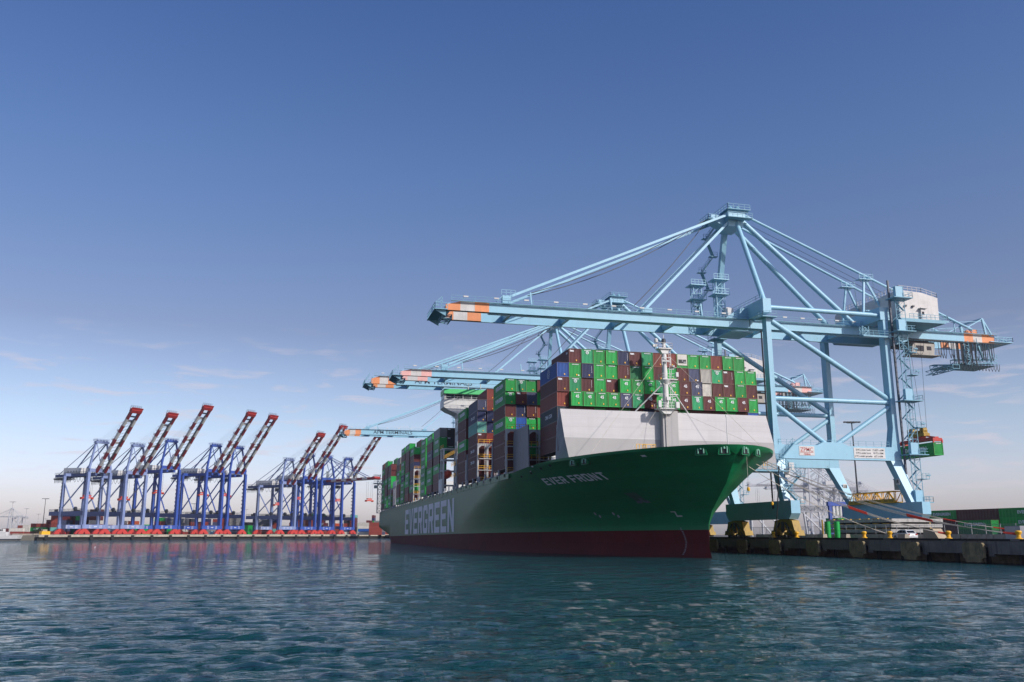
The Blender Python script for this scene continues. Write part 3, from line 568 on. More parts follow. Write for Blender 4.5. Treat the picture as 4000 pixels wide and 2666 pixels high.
# lashing bridges: athwart frames between the bays
def lashing_bridge(y, tiers, x0=45.4, cols=4):
    r_ = thing('lashing_bridge', None, None); r_.parent = ship
    H = 18.2 + 2.9 * tiers
    f = MB(); w = MB(); k = MB()
    for c in range(cols + 1):
        x = Lx(x0) + c * 2.52
        f.box(x - .17, x + .17, y - SY0, y + .5 - SY0, 16.3, H); 
    for c in range(cols):
        x = Lx(x0) + c * 2.52
        f.box(x + .17, x + 2.35, y + .1 - SY0, y + .4 - SY0, H - .55, H); f.prism([(x + .17, H - .55), (x + .9, H - .55), (x + .17, H - 1.2)], 1, y + .1 - SY0, y + .4 - SY0); f.prism([(x + 2.35, H - .55), (x + 1.6, H - .55), (x + 2.35, H - 1.2)], 1, y + .1 - SY0, y + .4 - SY0)
        for i in range(9 * tiers): w.bar((x + 1.75, y - .05 - SY0, 17.4 + i * .32), (x + 2.2, y - .05 - SY0, 17.4 + i * .32), .07)
        w.bar((x + 1.72, y - .05 - SY0, 17), (x + 1.72, y - .05 - SY0, H), .08); w.bar((x + 2.2, y - .05 - SY0, 17), (x + 2.2, y - .05 - SY0, H), .08)
    for t in range(1, tiers + 1):
        z = 18.2 + 2.9 * t - (.0 if t == tiers else .9); x1 = Lx(x0) + cols * 2.52
        if t < tiers: f.box(Lx(x0) + .17, x1, y - .35 - SY0, y + .45 - SY0, z - .2, z - .02)
        k.rail([(Lx(x0), y - .4 - SY0, z), (x1, y - .4 - SY0, z)], 1.0, 1.26, .08)
    k.rail([(Lx(x0), y - .4 - SY0, 17.3), (Lx(x0) + cols * 2.52, y - .4 - SY0, 17.3)], 1.0, 1.26, .08)
    f.build('bridge_frame', K['lgrey'], r_); w.build('ladder', K['lgrey'], r_); k.build('yellow_hand_rail', K['yellow'], r_)
lashing_bridge(187.6, 3, cols=5); lashing_bridge(218.6, 3, cols=4); lashing_bridge(234.3, 2, cols=2); lashing_bridge(340.9, 4, cols=3); lashing_bridge(422.0, 3, cols=2)
# side stanchions below the stacks
b = MB()
for y in [188 + i * 7.4 for i in range(38)]: b.box(Lx(45.35), Lx(45.75), y - SY0, y + .7 - SY0, 16.2, 18.4); b.prism([(y - .5 - SY0, 16.3), (y + 1.2 - SY0, 16.3), (y + .7 - SY0, 17.3), (y - SY0, 17.3)], 0, Lx(45.1), Lx(45.35))
for y in (202.0, 219.4, 233.2, 249.0, 279.9, 295.0, 310.4): b.box(Lx(45.35), Lx(45.7), y - SY0, y + .6 - SY0, 16.2, 25.5 if y < 280 else 18.4)
b.build('deck_stanchion', K['grey'], ship)
b = MB(); b.box(Lx(47), Lx(91), 187 - SY0, 260 - SY0, 16.4, 17.7); b.box(Lx(47), Lx(91), 280 - SY0, 470 - SY0, 16.4, 17.7); b.build('hatch_cover', K['grey'], ship)

# ------------------------------------------------------------------ shipping containers
CW, CH = 2.438, 2.896
CMESH = {}
def corrug(mb, u0, u1, n, depth, fn):
    """trapezoid ribs between u0 and u1; fn(u, d, top) -> point, d = inset"""
    p = (u1 - u0) / n; us = []
    for i in range(n):
        a = u0 + i * p; us += [(a, 0), (a + p * .30, 0), (a + p * .5, depth), (a + p * .80, depth)]
    us.append((u1, 0)); o = len(mb.v)
    for u, d in us: mb.v += [tuple(fn(u, d, 0)), tuple(fn(u, d, 1))]
    for i in range(len(us) - 1): a = o + 2 * i; mb.f.append((a, a + 2, a + 3, a + 1)); mb.m.append(0)
def cont_meshes(L, detail):
    k = (L, detail)
    if k in CMESH: return CMESH[k]
    w, h = CW / 2, CH; b = MB(); e = .06
    ns = int(L / .34) if detail > 1 else 14; ne = 8 if detail > 0 else 6
    corrug(b, -w + e, w - e, ne, .07, lambda u, d, t: (u, e * .6 + d, e + t * (h - 2 * e)))
    corrug(b, -w + e, w - e, ne, .07, lambda u, d, t: (-u, L - e * .6 - d, e + t * (h - 2 * e)))
    corrug(b, e, L - e, ns, .05, lambda u, d, t: (w - .03 - d, u, e + t * (h - 2 * e)))
    corrug(b, e, L - e, ns, .05, lambda u, d, t: (-w + .03 + d, L - u, e + t * (h - 2 * e)))
    b.add([(-w + .02, .03, h - .04), (w - .02, .03, h - .04), (w - .02, L - .03, h - .04), (-w + .02, L - .03, h - .04)], [(0, 1, 2, 3)])
    b.add([(-w + .02, .03, .08), (w - .02, .03, .08), (w - .02, L - .03, .08), (-w + .02, L - .03, .08)], [(3, 2, 1, 0)])
    body = b
    f = MB(); t = .11
    for x in (-w, w - t):
        for y in (0, L - t * 1.3): f.box(x, x + t, y, y + t * 1.3, 0, h)
    for z in (0, h - t):
        for y in (0, L - t): f.box(-w + t, w - t, y, y + t, z + .005, z + t - .005)
        for x in (-w, w - t): f.box(x, x + t, t * 1.3, L - t * 1.3, z + .004, z + t - .004)
    for x in (-w - .004, w - .17):
        for y in (-.006, L - .17):
            for z in (-.004, h - .11): f.box(x, x + .175, y, y + .175, z, z + .115)
    CMESH[k] = (body, f); return CMESH[k]
CDATA = {}
def cdata(L, col, detail):
    k = (L, col, detail)
    if k not in CDATA:
        body, f = cont_meshes(L, detail); r = []
        for nm, mb, m in (('body', body, K['c_' + col]), ('corner_frame', f, K['c_' + col])):
            me = bpy.data.meshes.new('container_' + nm); me.from_pydata(mb.v, [], mb.f); me.materials.append(m); me.update(); r.append(me)
        me = bpy.data.meshes.new('container_rust'); b = MB(); w = CW / 2
        for x in (-w - .008, w - .035): b.box(x, x + .043, -.012, .05, .12, CH - .12)
        b.box(-w + .18, w - .18, -.010, .03, CH - .05, CH + .006)
        me.from_pydata(b.v, [], b.f); me.materials.append(K['frame_rust']); me.update(); r.append(me); CDATA[k] = r
    return CDATA[k]
MARKD = {}
def mark_mesh(kind):
    """lettering on a container end (faces -Y) or side (faces -X); returns list of (mesh, loc, rot, material)"""
    if kind in MARKD: return MARKD[kind]
    out = []; rng = random.Random(len(kind) * 7 + sum(map(ord, kind)))
    b = MB()
    if 'row' in kind:                                     # the line of small characters under the top rail
        for i in range(7): x = -.62 + i * .2; b.box(x, x + .13, -.02, -.012, CH - .38, CH - .22)
    if 'plate' in kind: b.box(.55, .85, -.02, -.012, .32, .55)
    if 'code' in kind:
        for i in range(6): b.box(.80, .86, -.02, -.012, 1.0 + i * .25, 1.16 + i * .25)
    out.append(b)
    t = []
    if '45' in kind: t.append(('45', .82, .02, (0.05, -.02, CH * .64), FRONT, .9))
    if 'tex' in kind: t.append(('tex', .62, .03, (-.62, -.02, CH - .42), FRONT, 1))
    if 'CAI' in kind: t.append(('CAI', .9, .03, (-CW / 2 - .012, 3.5, CH * .66), LEFT, 1))
    if 'EVG' in kind: t.append(('EVERGREEN', 1.25, .055, (-CW / 2 - .012, 6.1, CH * .55), LEFT, 1.12))
    if 'CMA' in kind: t.append(('CMA CGM', 1.05, .03, (-CW / 2 - .012, 6.1, CH * .5), LEFT, 1.0))
    if 'logo' in kind:
        b2 = out[0]; n = 12
        for i in range(n):
            a0, a1 = 6.2832 * i / n, 6.2832 * (i + 1) / n; cz = CH - .72
            b2.add([(r * math.cos(a), -.02, cz + r * math.sin(a)) for r, a in ((.22, a0), (.33, a0), (.33, a1), (.22, a1))], [(0, 1, 2, 3)])
        b2.box(-.02, .02, -.021, -.017, CH - .95, CH - .49); b2.box(-.22, .22, -.021, -.0175, CH - .74, CH - .70)
        for s in (-1, 1): b2.prism([(s * .03, CH - .70), (s * .16, CH - .56), (s * .05, CH - .72)], 1, -.021, -.016)
    if 'side' in kind:                                    # small code on the side
        for i in range(5): out[0].box(-CW / 2 - .018, -CW / 2 - .012, .6, .72, .7 + i * .3, .92 + i * .3)
    MARKD[kind] = (out[0], t); return MARKD[kind]
MARKM = {}
def container(L, col, marks, loc, rot, label, group, detail=2, extra=None):
    o = thing('shipping_container', label, 'container', loc, rot, group)
    body, fr, ru = cdata(L, col, detail)
    for nm, me in (('body', body), ('corner_frame', fr)) + ((('rusty_edge', ru),) if detail > 0 else ()):
        c = bpy.data.objects.new(nm, me); C.objects.link(c); c.parent = o
    if marks:
        mb, t = mark_mesh(marks)
        if mb.v:
            if marks not in MARKM: MARKM[marks] = mb.build('code_marking', K['letter'], split=False); c = MARKM[marks]
            else: c = MARKM[marks].copy(); C.objects.link(c)
            c.parent = o
        for s, size, bold, l, r_, sx in t: text('lettering', s, size, K['letter'], o, l, r_, bold, sx)
    if marks and 'yel' in marks:
        if 'yel' not in MARKM: MARKM['yel'] = MB().box(.2, .42, -.022, -.014, .38, .68).build('warning_plate', K['yellow']); c = MARKM['yel']
        else: c = MARKM['yel'].copy(); C.objects.link(c)
        c.parent = o
    return o
CN = dict(green='bright green', lgreen='blue-green', dgreen='dark green', maroon='maroon', redbrown='rust red', red='red', navy='navy blue', slate='slate blue', blue='light blue', white='off-white', mint='mint green', grey='grey', dnavy='dark navy', orange='orange', black='blackish')
ORD = ['', 'first', 'second', 'third', 'fourth', 'fifth', 'sixth', 'seventh', 'eighth', 'ninth', 'tenth', 'eleventh', 'twelfth', 'thirteenth', 'fourteenth', 'fifteenth', 'sixteenth', 'seventeenth', 'eighteenth']
def on_ship(x, y, z): return (x, y, z - STR * (y - SY0))
SROT = (-STR, 0, 0)
# the wall of container ends above the breakwater: (colour, marks) from the ship's left (port) side, X0 = outer face of column one
XW0, PW = 49.0, 2.553; BASE_A = 19.55; YA = 160.9
def P(s):
    out = []
    for w in s.split():
        c, _, m = w.partition(':'); out.append((c, m))
    return out
ROWS = {
 7: P('- maroon:tex,yel lgreen:logo,row green:row,yel green:row,yel navy:yel,code maroon:tex,yel lgreen:row,yel redbrown:yel redbrown:yel reefer: green:row,yel green:row,yel redbrown:yel green:row,yel green:row -'),
 6: P('blue:yel green:row,plate,yel navy:yel,code green:row,yel green:row,yel maroon:code,yel dgreen:row green:row,yel maroon:yel green:row,yel maroon:yel slate:plate,yel white: lgreen:logo,row,yel maroon:tex,code green:row,yel green:row,yel'),
 5: P('maroon:tex,yel lgreen:logo,row,yel maroon:code,yel green:row,yel maroon:tex,yel green:45,row,yel green:45,row,yel green:45,row,yel lgreen:45,logo,row green:45,row,yel maroon:45,yel slate:45,yel white: maroon:yel maroon:tex,yel green:row,yel maroon:yel'),
 4: P('redbrown:yel green:45,row,yel green:45,row,yel green:45,row,yel green:45,row,yel slate:45,row,yel lgreen:45,row,yel maroon:45,yel green:45,row,yel green:45,row,yel maroon:45,yel lgreen:45,logo,row,yel maroon:45,yel green:45,row,yel green:45,row,yel maroon:45,yel green:row,yel'),
 3: P('navy: maroon: maroon: green: maroon: green: maroon: navy: maroon: maroon: green: maroon: maroon: maroon: green: maroon: blue:'),
}
TOPN = {7: 'top', 6: 'second', 5: 'third', 4: 'fourth', 3: 'hidden fifth'}
GFRONT = 'containers of the front stack above the breakwater'
for t, row in ROWS.items():
    for i, (c, m) in enumerate(row):
        if c == '-': continue
        L45 = '45' in m; yo = -.85 if L45 else (.25 * ((i * 37 + t * 11) % 5) / 5)
        x = XW0 + PW * (i + .5); z = BASE_A + (t - 1) * CH
        place = 'leftmost in' if i == 0 else ('rightmost in' if i == 16 else ORD[i + 1] + ' from left in')
        what = 'white refrigerated' if c == 'reefer' else CN[c]
        extra = ' marked 45' if L45 else (' with emblem' if 'logo' in m else '')
        o = container(13.5 if L45 else 12.19, 'green' if c == 'reefer' else c, m, on_ship(x, YA + yo, z), SROT, f'{what} container{extra}, {place} the {TOPN[t]} row above the breakwater', GFRONT)
        if t == 7 and i == 1: text('lettering', 'tex', .8, K['letter'], o, (-CW / 2 - .012, 1.4, 2.2), LEFT)
        if t == 6 and i == 0:
            b = MB()
            for r_ in (.35, .65, .95): 
                for k in range(12):
                    a0, a1 = k * .5236 + .1, k * .5236 + .42
                    b.add([(-CW / 2 - .012, 6 - rr * math.cos(a), 1.5 + rr * math.sin(a)) for rr, a in ((r_ - .12, a0), (r_, a0), (r_, a1), (r_ - .12, a1))], [(0, 1, 2, 3)])
            b.build('round_emblem', K['letter'], o)
        if c == 'reefer':
            MB().box(-1.05, 1.05, -.03, .05, .55, 2.8).build('cooling_panel', K['c_white'], o)
            b = MB(); b.box(-.85, .85, -.06, -.03, .95, 1.75); b.lathe((0, 0, 0), [(0, 0), (.01, 0)], 6); b.build('cooling_grille', K['black'], o)
            b = MB(); b.box(.25, .75, -.10, -.06, 1.0, 1.35); b.box(-.1, .1, -.10, -.06, 1.3, 1.7); b.build('cooling_unit', K['grey'], o)
# port side of the front stack below
for t, (c, m) in {3: ('dnavy', 'CMA'), 2: ('maroon', 'side'), 1: ('maroon', 'side')}.items():
    if t == 3:
        continue
    container(12.19, c, m, on_ship(XW0 + PW * .5, YA + .1, BASE_A + (t - 1) * CH), SROT, f'{CN[c]} container at the breakwater end, {"lowest" if t == 1 else "second lowest"} in the front stack', 'containers along the port side of the ship')
for o in [o for o in C.objects if o.get('label', '').startswith('navy blue container, leftmost in the hidden fifth')]:
    o['label'] = 'dark navy container with white lettering, level with the breakwater top at the front stack side'
    for ch in list(o.children):
        if ch.name.startswith(('body', 'corner_frame')): ch.data = cdata(12.19, 'dnavy', 2)[0 if ch.name.startswith('body') else 1]
    text('lettering', 'CMA CGM', 1.05, K['letter'], o, (-CW / 2 - .012, 6.1, CH * .5), LEFT, .03)
# bays behind: name, front y, tiers listed from the bottom for column 1, 2, 3, 4 ('-' = empty)
XB0, PB = 45.45, 2.5; BASE_B = 18.2
BAYS = [
 ('second stack from the bow', 189.3, 12.19, ['maroon:side maroon:side maroon:side green:EVG,logo,row,yel maroon:yel,side green:EVG,logo,row,yel green:EVG,row,yel',
   'redbrown: maroon: maroon:tex blue:yel navy:yel,code maroon:tex,yel lgreen:logo,row,yel', 'maroon: green: maroon: green:row,yel maroon:code,yel slate:yel green:row,yel', 'maroon: maroon: green: green: redbrown: green: maroon:']),
 ('third stack from the bow', 220.2, 12.19, ['maroon:side maroon:CMA maroon:CMA maroon:tex,side mint:yel navy:CMA,yel,code slate:yel,code -',
   'redbrown: maroon: redbrown: red:yel navy:yel navy:yel redbrown:yel redbrown:yel', 'maroon: green: maroon: - - - - -']),
 ('fourth stack from the bow', 235.8, 12.19, ['maroon:side maroon:side maroon:side green:EVG maroon:side maroon:side green:EVG,row']),
 ('first stack behind the bridge', 281.0, 12.8, ['maroon:side maroon:side green:EVG maroon:side green:EVG green:EVG,row grey:row', '- - - - dgreen:row black:tex black:tex', '- - - - dgreen: black: maroon:']),  # dark inner columns hold the bridge's shade in their box colours
 ('second stack behind the bridge', 296.3, 12.19, ['maroon:side green:EVG green:EVG maroon:side slate:CMA maroon:side green:EVG']),
 ('third stack behind the bridge', 311.8, 12.19, ['green:EVG green:EVG green:EVG green:EVG green:EVG green:EVG green:EVG']),
 ('fourth stack behind the bridge', 342.9, 12.19, ['maroon:side green:EVG navy:CMA maroon:side navy:side maroon:side green:EVG,row -', '- - - - maroon:tex redbrown:yel green:row,yel redbrown:tex,yel', '- - - - - - - green:row']),
 ('fifth stack behind the bridge', 357.6, 13.0, ['redbrown:side maroon:side green:EVG green:EVG maroon:side maroon:side maroon:side green:EVG']),
 ('sixth stack behind the bridge', 373.2, 12.19, ['green:EVG green:EVG green:EVG navy:CMA green:EVG green:EVG maroon:side green:EVG']),
 ('seventh stack behind the bridge', 389.2, 12.8, ['green:EVG maroon:side maroon:side green:EVG green:EVG maroon:side grey:side', '- - - - - - - green:row']),
 ('third stack from the stern', 424.6, 13.5, ['green:EVG green:EVG maroon:side green:EVG green:EVG maroon:side maroon:side -', '- - - dgreen:logo maroon:tex maroon:tex redbrown: green:row']),
 ('second stack from the stern', 441.6, 13.2, ['green:EVG green:EVG maroon:side maroon:side green:EVG maroon:side maroon:side green:row']),
 ('stack nearest the stern', 457.4, 12.8, ['maroon:side green:EVG green:EVG green:EVG green:EVG maroon:side green:EVG redbrown:yel']),
]
TIER = {0: 'bottom', 1: 'second lowest', 2: 'third lowest', 3: 'fourth up', 4: 'fifth up', 5: 'sixth up', 6: 'seventh up', 7: 'eighth up'}
for name, y, L, cols in BAYS:
    for ci, col in enumerate(cols):
        for t, (c, m) in enumerate(P(col)):
            if c == '-': continue
            cp = 'in the port side column' if ci == 0 else ('one column in from port' if ci == 1 else (['', '', 'two', 'three'][ci] + ' columns in from port'))
            container(L, c, m, on_ship(XB0 + PB * (ci + .5), y + .15 * ((t * 7 + ci) % 3), BASE_B + t * (CH + .015)), SROT, f'{CN[c]} container, {TIER[t]} {cp}, {name}', 'containers along the port side of the ship', detail=2 if y < 260 else 1)

# ------------------------------------------------------------------ pale blue ship-to-shore cranes
def blue_crane(loc, label, band, dz=0.0, gh=1.9, sign=False, detail=True, x_tip=-67.2):
    o = thing('container_crane', label, 'crane', loc, (0, 0, 0), 'pale blue cranes over the ship')
    H = lambda z: z + (dz if z > 28 else 0)
    m = K['lblue']; XL = 30.5; WX = 1.6; yn, yf = -10.5, 12.0; bn, bf = -13.3, 7.2
    gb = H(48.5); gt = gb + gh
    def part(nm, mb, mt=m, par=None, sm=False): return mb.build(nm, mt, par or o, smooth=sm)
    for ya, yb in ((yn, bn), (yf, bf)):
        b = MB(); b.taper((1.5, yb, 10.4), (2.0, ya - .1, 19.4), (1.4, 1.7), (2.3, 1.8)); b.taper((2.0, ya - .1, 19.4), (WX, ya, 27), (2.3, 1.8), (1.1, 1.8)); b.taper((WX, ya, 27), (WX, ya, H(49.6)), (1.1, 1.8), (1.1, 1.7)); part('waterside_leg', b)
        b = MB(); b.taper((XL + .9, yb, 10.4), (XL - .6, ya - .1, 19.4), (1.5, 1.7), (2.8, 1.9)); b.taper((XL - .6, ya - .1, 19.4), (XL, ya, 26.5), (2.8, 1.9), (1.2, 1.9)); b.taper((XL, ya, 26.5), (XL, ya, H(51)), (1.2, 1.9), (1.2, 1.9)); lg = part('landside_leg', b)
        if ya == yf and detail:
            MB().box(XL - .3, XL + .7, (yb + ya) / 2 - 1.16, (yb + ya) / 2 - 1.06, 14.2, 15.5).build('number_plate', K['signw'], lg); text('lettering', '18', 1.0, K['black'], lg, (XL + .2, (yb + ya) / 2 - 1.2, 14.85), FRONT)
        elif detail:
            MB().box(XL - 1.22, XL - .9, (yb + ya) / 2 - .55, (yb + ya) / 2 + .45, 14.2, 15.5).build('number_plate', K['signw'], lg); text('lettering', '18', 1.0, K['black'], lg, (XL - 1.26, (yb + ya) / 2 - .05, 14.85), LEFT)
    for x in (1.0, XL + .6):
        b = MB(); b.prism([(bn - 4.6, 10.5), (bf + 2, 10.5), (bf + 2, 8.2), (bf + .8, 6.9), (bn - 3.6, 6.9), (bn - 4.6, 8)], 0, x - 1.0, x + 1.0); part('sill_beam', b)
        for y in (bn - 1.0, bf - 1.5):
            b = MB(); b.prism([(y - 4.0, 4.4), (y - 3.2, 6.6), (y - 1, 6.9), (y + 1, 6.9), (y + 3.2, 6.6), (y + 4.0, 4.4), (y + 2.4, 4.1), (y + .5, 5.3), (y - .5, 5.3), (y - 2.4, 4.1)], 0, x - .8, x + .8)
            for s in (-1, 1): b.prism([(y + s * 2.9 - 1.9, 3.7), (y + s * 2.9 - 1.5, 4.7), (y + s * 2.9 + 1.5, 4.7), (y + s * 2.9 + 1.9, 3.7), (y + s * 2.9 + .3, 4.0), (y + s * 2.9 - .3, 4.0)], 0, x - .95, x + .95)
            b.box(x - 1.1, x - .85, y - 3.0, y - 1.8, 4.2, 5.0); b.box(x - 1.15, x - .85, y + 1.5, y + 2.5, 4.3, 5.2)
            bg = part('bogie', b, K['dyellow'])
            b = MB()
            for k in range(8): yy = y - 4.2 + k * 1.2; b.tube((x - .25, yy, 3.65), (x + .25, yy, 3.65), .42, n=12)
            part('wheel', b, K['dark'], bg)
            rg = random.Random(int(x * 7 + y)); b = MB(); b2 = MB()
            for k in range(9):
                yy, zz = y + rg.uniform(-3.4, 3.4), rg.uniform(3.9, 5.6); (b if k % 3 else b2).cbox((x - 1.05 - rg.uniform(0, .15), yy, zz), (.25, rg.uniform(.25, .8), rg.uniform(.2, .7)))
            b.bar((x - 1.0, y - 3.4, 4.0), (x - 1.0, y - 1.0, 6.2), .22); b.bar((x - 1.0, y + 3.4, 4.0), (x - 1.0, y + 1.0, 6.2), .22); b.prism([(y - .45, 4.5), (y + .45, 4.5), (y + .3, 6.4), (y - .3, 6.4)], 0, x - 1.12, x - .82)
            b.build('bogie_gear', K['dark'], bg, split=False); b2.build('bogie_motor', K['dyellow'], bg, split=False)
    for y in (yn - .3, yf - .2):
        b = MB(); b.box(.9, XL - .9, y - .8, y + .8, 19.3, 22.2); b.prism([(11, 22.2), (12.5, 22.9), (17, 22.9), (18.5, 22.2)], 1, y - .75, y + .75); pb = part('portal_beam', b)
        b = MB(); b.rail([(2, y - .7, 22.2), (XL - 2, y - .7, 22.2)], 1.1, 1.8, .06); part('hand_rail', b, K['lblue_grate'], pb)
        if y < 0 and detail:
            MB().box(6.6, 10.2, y - .86, y - .81, 20.0, 21.95).build('maker_plate', K['signw'], pb); text('lettering', 'ZPMC', 1.2, K['signr'], pb, (8.4, y - .88, 21.2), FRONT, .008, .95); MB().box(6.8, 9.9, y - .885, y - .87, 20.62, 20.72).build('plate_rule', K['signr'], pb)
            text('lettering', 'CHINA', .52, K['signr'], pb, (8.4, y - .88, 20.25), FRONT, .02)
            MB().box(19.6, 27.2, y - .86, y - .81, 19.7, 21.9).build('load_plate', K['signw'], pb)
            for i, (t, t2) in enumerate((('S.W.L under hook', '73.65T x 65M'), ('S.W.L under hook', '90.7T x 50M'), ('S.W.L under spreader', '65T x 65M'))):
                text('lettering', t, .48, K['black'], pb, (21.9, y - .88, 21.45 - i * .66), FRONT, .006); text('lettering', t2, .48, K['black'], pb, (25.5, y - .88, 21.45 - i * .66), FRONT, .006)
    # ties and braces, near frame and far frame
    for y in (yn, yf):
        for p, q, r in (((WX + .5, y, H(51.9)), (XL - .6, y, H(51.7)), .5), ((WX + .5, y, H(49.2)), (XL - .5, y, H(32.8)), .58), ((WX + .5, y, H(32.0)), (XL - .5, y, H(32.0)), .5), ((WX + .5, y, H(31.0)), (13.8, y, 22.6), .5), ((XL - .5, y, H(31)), (16.4, y, 22.6), .5)): part('brace_tube', MB().tube(p, q, r, n=14), sm=True)
    b = MB(); b.box(.5, 2.4, yn - 1, yf + 1, gt + .1, gt + 3.2); tb = part('top_beam', b)
    b = MB()
    for y in (yn, yf): b.box(-.3, 3.2, y - 1.9, y + 1.6, H(49.3), H(49.5)); b.rail([(-.2, y + 1.4, H(49.5)), (-.2, y - 1.8, H(49.5)), (3.1, y - 1.8, H(49.5))], 1.1, 1.2, .07)
    b.rail([(.6, yn, gt + 3.2), (.6, yf, gt + 3.2)], 1.1, 2, .07); part('leg_platform', b, K['lblue_grate'], tb)
    b = MB(); b.box(XL - 1.2, XL + 1.2, yn - 1, yf + 1, gt + .1, gt + 3.0); b.box(XL + 5.5, XL + 7, yn - 1, yf + 1, gt + .05, gt + .8); part('rear_beam', b)
    # apex frame
    za = H(75.6)
    part('apex_leg', MB().tube((1.6, yn + .6, gt + 3.2), (.3, -1.8, za), .60, .54, 14), sm=True)
    part('apex_leg', MB().taper((1.2, yf - .6, gt + 3.2), (0, 2.0, za), (1.2, 1.2), (1.1, 1.1)))
    b = MB(); b.box(-2.0, 2.2, -3.4, 3.4, za - 1.2, za + .9); b.prism([(-5.6, za - .9), (-2, za - 2.6), (-2, za + .2), (-5.4, za + .1)], 1, -1.6, 1.6); b.prism([(-1.8, za - 2.8), (1.8, za - 2.8), (2.2, za - 1.2), (-2, za - 1.2)], 1, -2.8, 2.8); part('apex_head', b)
    b = MB(); b.box(-2.6, 3.2, -4.2, 4.2, za + .9, za + 1.05); b.rail([(-2.5, 4.1, za + 1), (-2.5, -4.1, za + 1), (3.1, -4.1, za + 1)], 1.2, 1.2, .08); b.box(-3.0, 3.2, -5, -3.4, za - 1.35, za - 1.2); b.rail([(-3, -4.9, za - 1.2), (3.1, -4.9, za - 1.2)], 1.1, 1.2, .08)
    b.box(-6.6, -4.6, -2.4, 2.4, za - 1.2, za - 1.05); b.rail([(-6.5, 2.3, za - 1.05), (-6.5, -2.3, za - 1.05), (-4.6, -2.3, za - 1.05)], 1.0, 1.1, .08)
    for x, y in ((-.8, -2), (.9, -2.2), (-.4, 2.4), (1.5, 1)): b.lathe((x, y, za + 1.05), [(0, 0), (.55, 0), (.65, .7), (.3, 1.2), (0, 1.3)], 8)
    b.tube((0, 0, za + 1), (0, 0, za + 4.2), .06, n=5); part('apex_platform', b, K['lblue_grate'])
    # stairs zigzag up the far apex leg
    b = MB(); n = 6
    for k in range(n):
        t0, t1 = k / n, (k + 1) / n; f = lambda t: Vector((-1.2, (yf - .6) + (2.0 - yf + .6) * t, gt + 3.2 + (za - gt - 3.2) * t))
        p, q = f(t0) + Vector((-.2, 1.2, 0)), f(t1) + Vector((-2.6, 1.2, 0)); mid = p.lerp(q, .5)
        if k % 2: p, q = f(t0) + Vector((-2.6, 1.2, 0)), f(t1) + Vector((-.2, 1.2, 0))
        b.bar(p, q, .75, .14); b.rail([p, q], 1.0, 1.2, .07); b.cbox(q + Vector((0, 0, 0)), (2.0, 1.2, .14)); c = q + Vector((-.9, -.5, .1)); b.rail([c, c + Vector((1.8, 0, 0))], 1.0, 1, .07)
    part('stairway', b, K['lblue_grate'])
    # boom girders, trolley girders
    for s in (-1, 1):
        y = s * 4.0; b = MB(); b.box(x_tip + 9, .9, y - .6, y + .6, gb, gt); b.box(x_tip + 9, .9, y - s * .6 - .22, y - s * .6 + .22, gb - .22, gb - .003); g = part('boom_girder', b)
        bd = MB(); bd.prism([(x_tip, gb), (x_tip + 3, gb), (x_tip + 3, gt), (x_tip, gt - gh * .4)], 1, y - .6, y + .6); bd.box(x_tip + 6, x_tip + 9, y - .6, y + .6, gb, gt); part('coloured_band', bd, K[band], g)
        part('white_band', MB().box(x_tip + 3, x_tip + 6, y - .6, y + .6, gb, gt), K['dirtyw'], g)
        b = MB(); yy = y + s * .75; b.box(x_tip + 1, .5, min(yy, yy + s * .5), max(yy, yy + s * .5), gt - .05, gt + .05); b.rail([(x_tip + 1, yy + s * .45, gt), (.5, yy + s * .45, gt)], 1.1, 2.4, .06)
        part('walkway', b, K['lblue_grate'], g)
        b = MB()
        for i in range(10): x = x_tip + 4 + i * 6.4; b.cbox((x, yy + s * .5, gt + .95), (1.0, .22, .28))
        part('floodlight', b, K['signw'], g)
        if sign and s < 0:
            text('lettering', 'APM', 2.6, K['letter_b'], g, (x_tip + 18.6, y - .66, gb + gh * .5), FRONT, .004, 1.12); text('lettering', 'TERMINALS', 2.6, K['letter_b'], g, (x_tip + 29.7, y - .66, gb + gh * .5), FRONT, .004, 1.12)
        b = MB(); b.box(1.1, 57, y - .6, y + .6, gb, gt); b.box(1.1, 64, y - s * .6 - .22, y - s * .6 + .22, gb - .22, gb - .003); g2 = part('trolley_girder', b)
        bd = MB(); bd.box(57, 59.5, y - .6, y + .6, gb, gt); bd.box(62, 65.5, y - .6, y + .6, gb, gt); part('coloured_band', bd, K[band], g2); part('white_band', MB().box(59.5, 62, y - .6, y + .6, gb, gt), K['dirtyw'], g2)
        b = MB(); b.box(2, 66, min(yy, yy + s * .5), max(yy, yy + s * .5), gt - .05, gt + .05); b.rail([(2, yy + s * .45, gt), (31, yy + s * .45, gt)], 1.1, 2.2, .06); b.rail([(47, yy + s * .45, gt), (66, yy + s * .45, gt)], 1.1, 2.2, .06); part('walkway', b, K['lblue_grate'], g2)
        b = MB()
        for i in range(7): b.cbox((5 + i * 4.4, yy + s * .5, gt + .95), (1.0, .22, .28))
        part('floodlight', b, K['signw'], g2)
    b = MB()
    for x in [x_tip + .8, x_tip + 14, x_tip + 27, x_tip + 39, x_tip + 51, x_tip + 61]: b.prism([(-3.4, gb + .2), (3.4, gb + .2), (3.4, gt - .1), (-3.4, gt - .1)], 0, x - .35, x + .35); b.prism([(-3.4, gb + .1), (-1.5, gb + .5), (-3.4, gb + 1.3)], 0, x - .3, x + .3)
    for x in (6, 16, 26, 50, 64.8): b.box(x - .4, x + .4, -3.4, 3.4, gb + .4, gt)
    part('cross_beam', b)
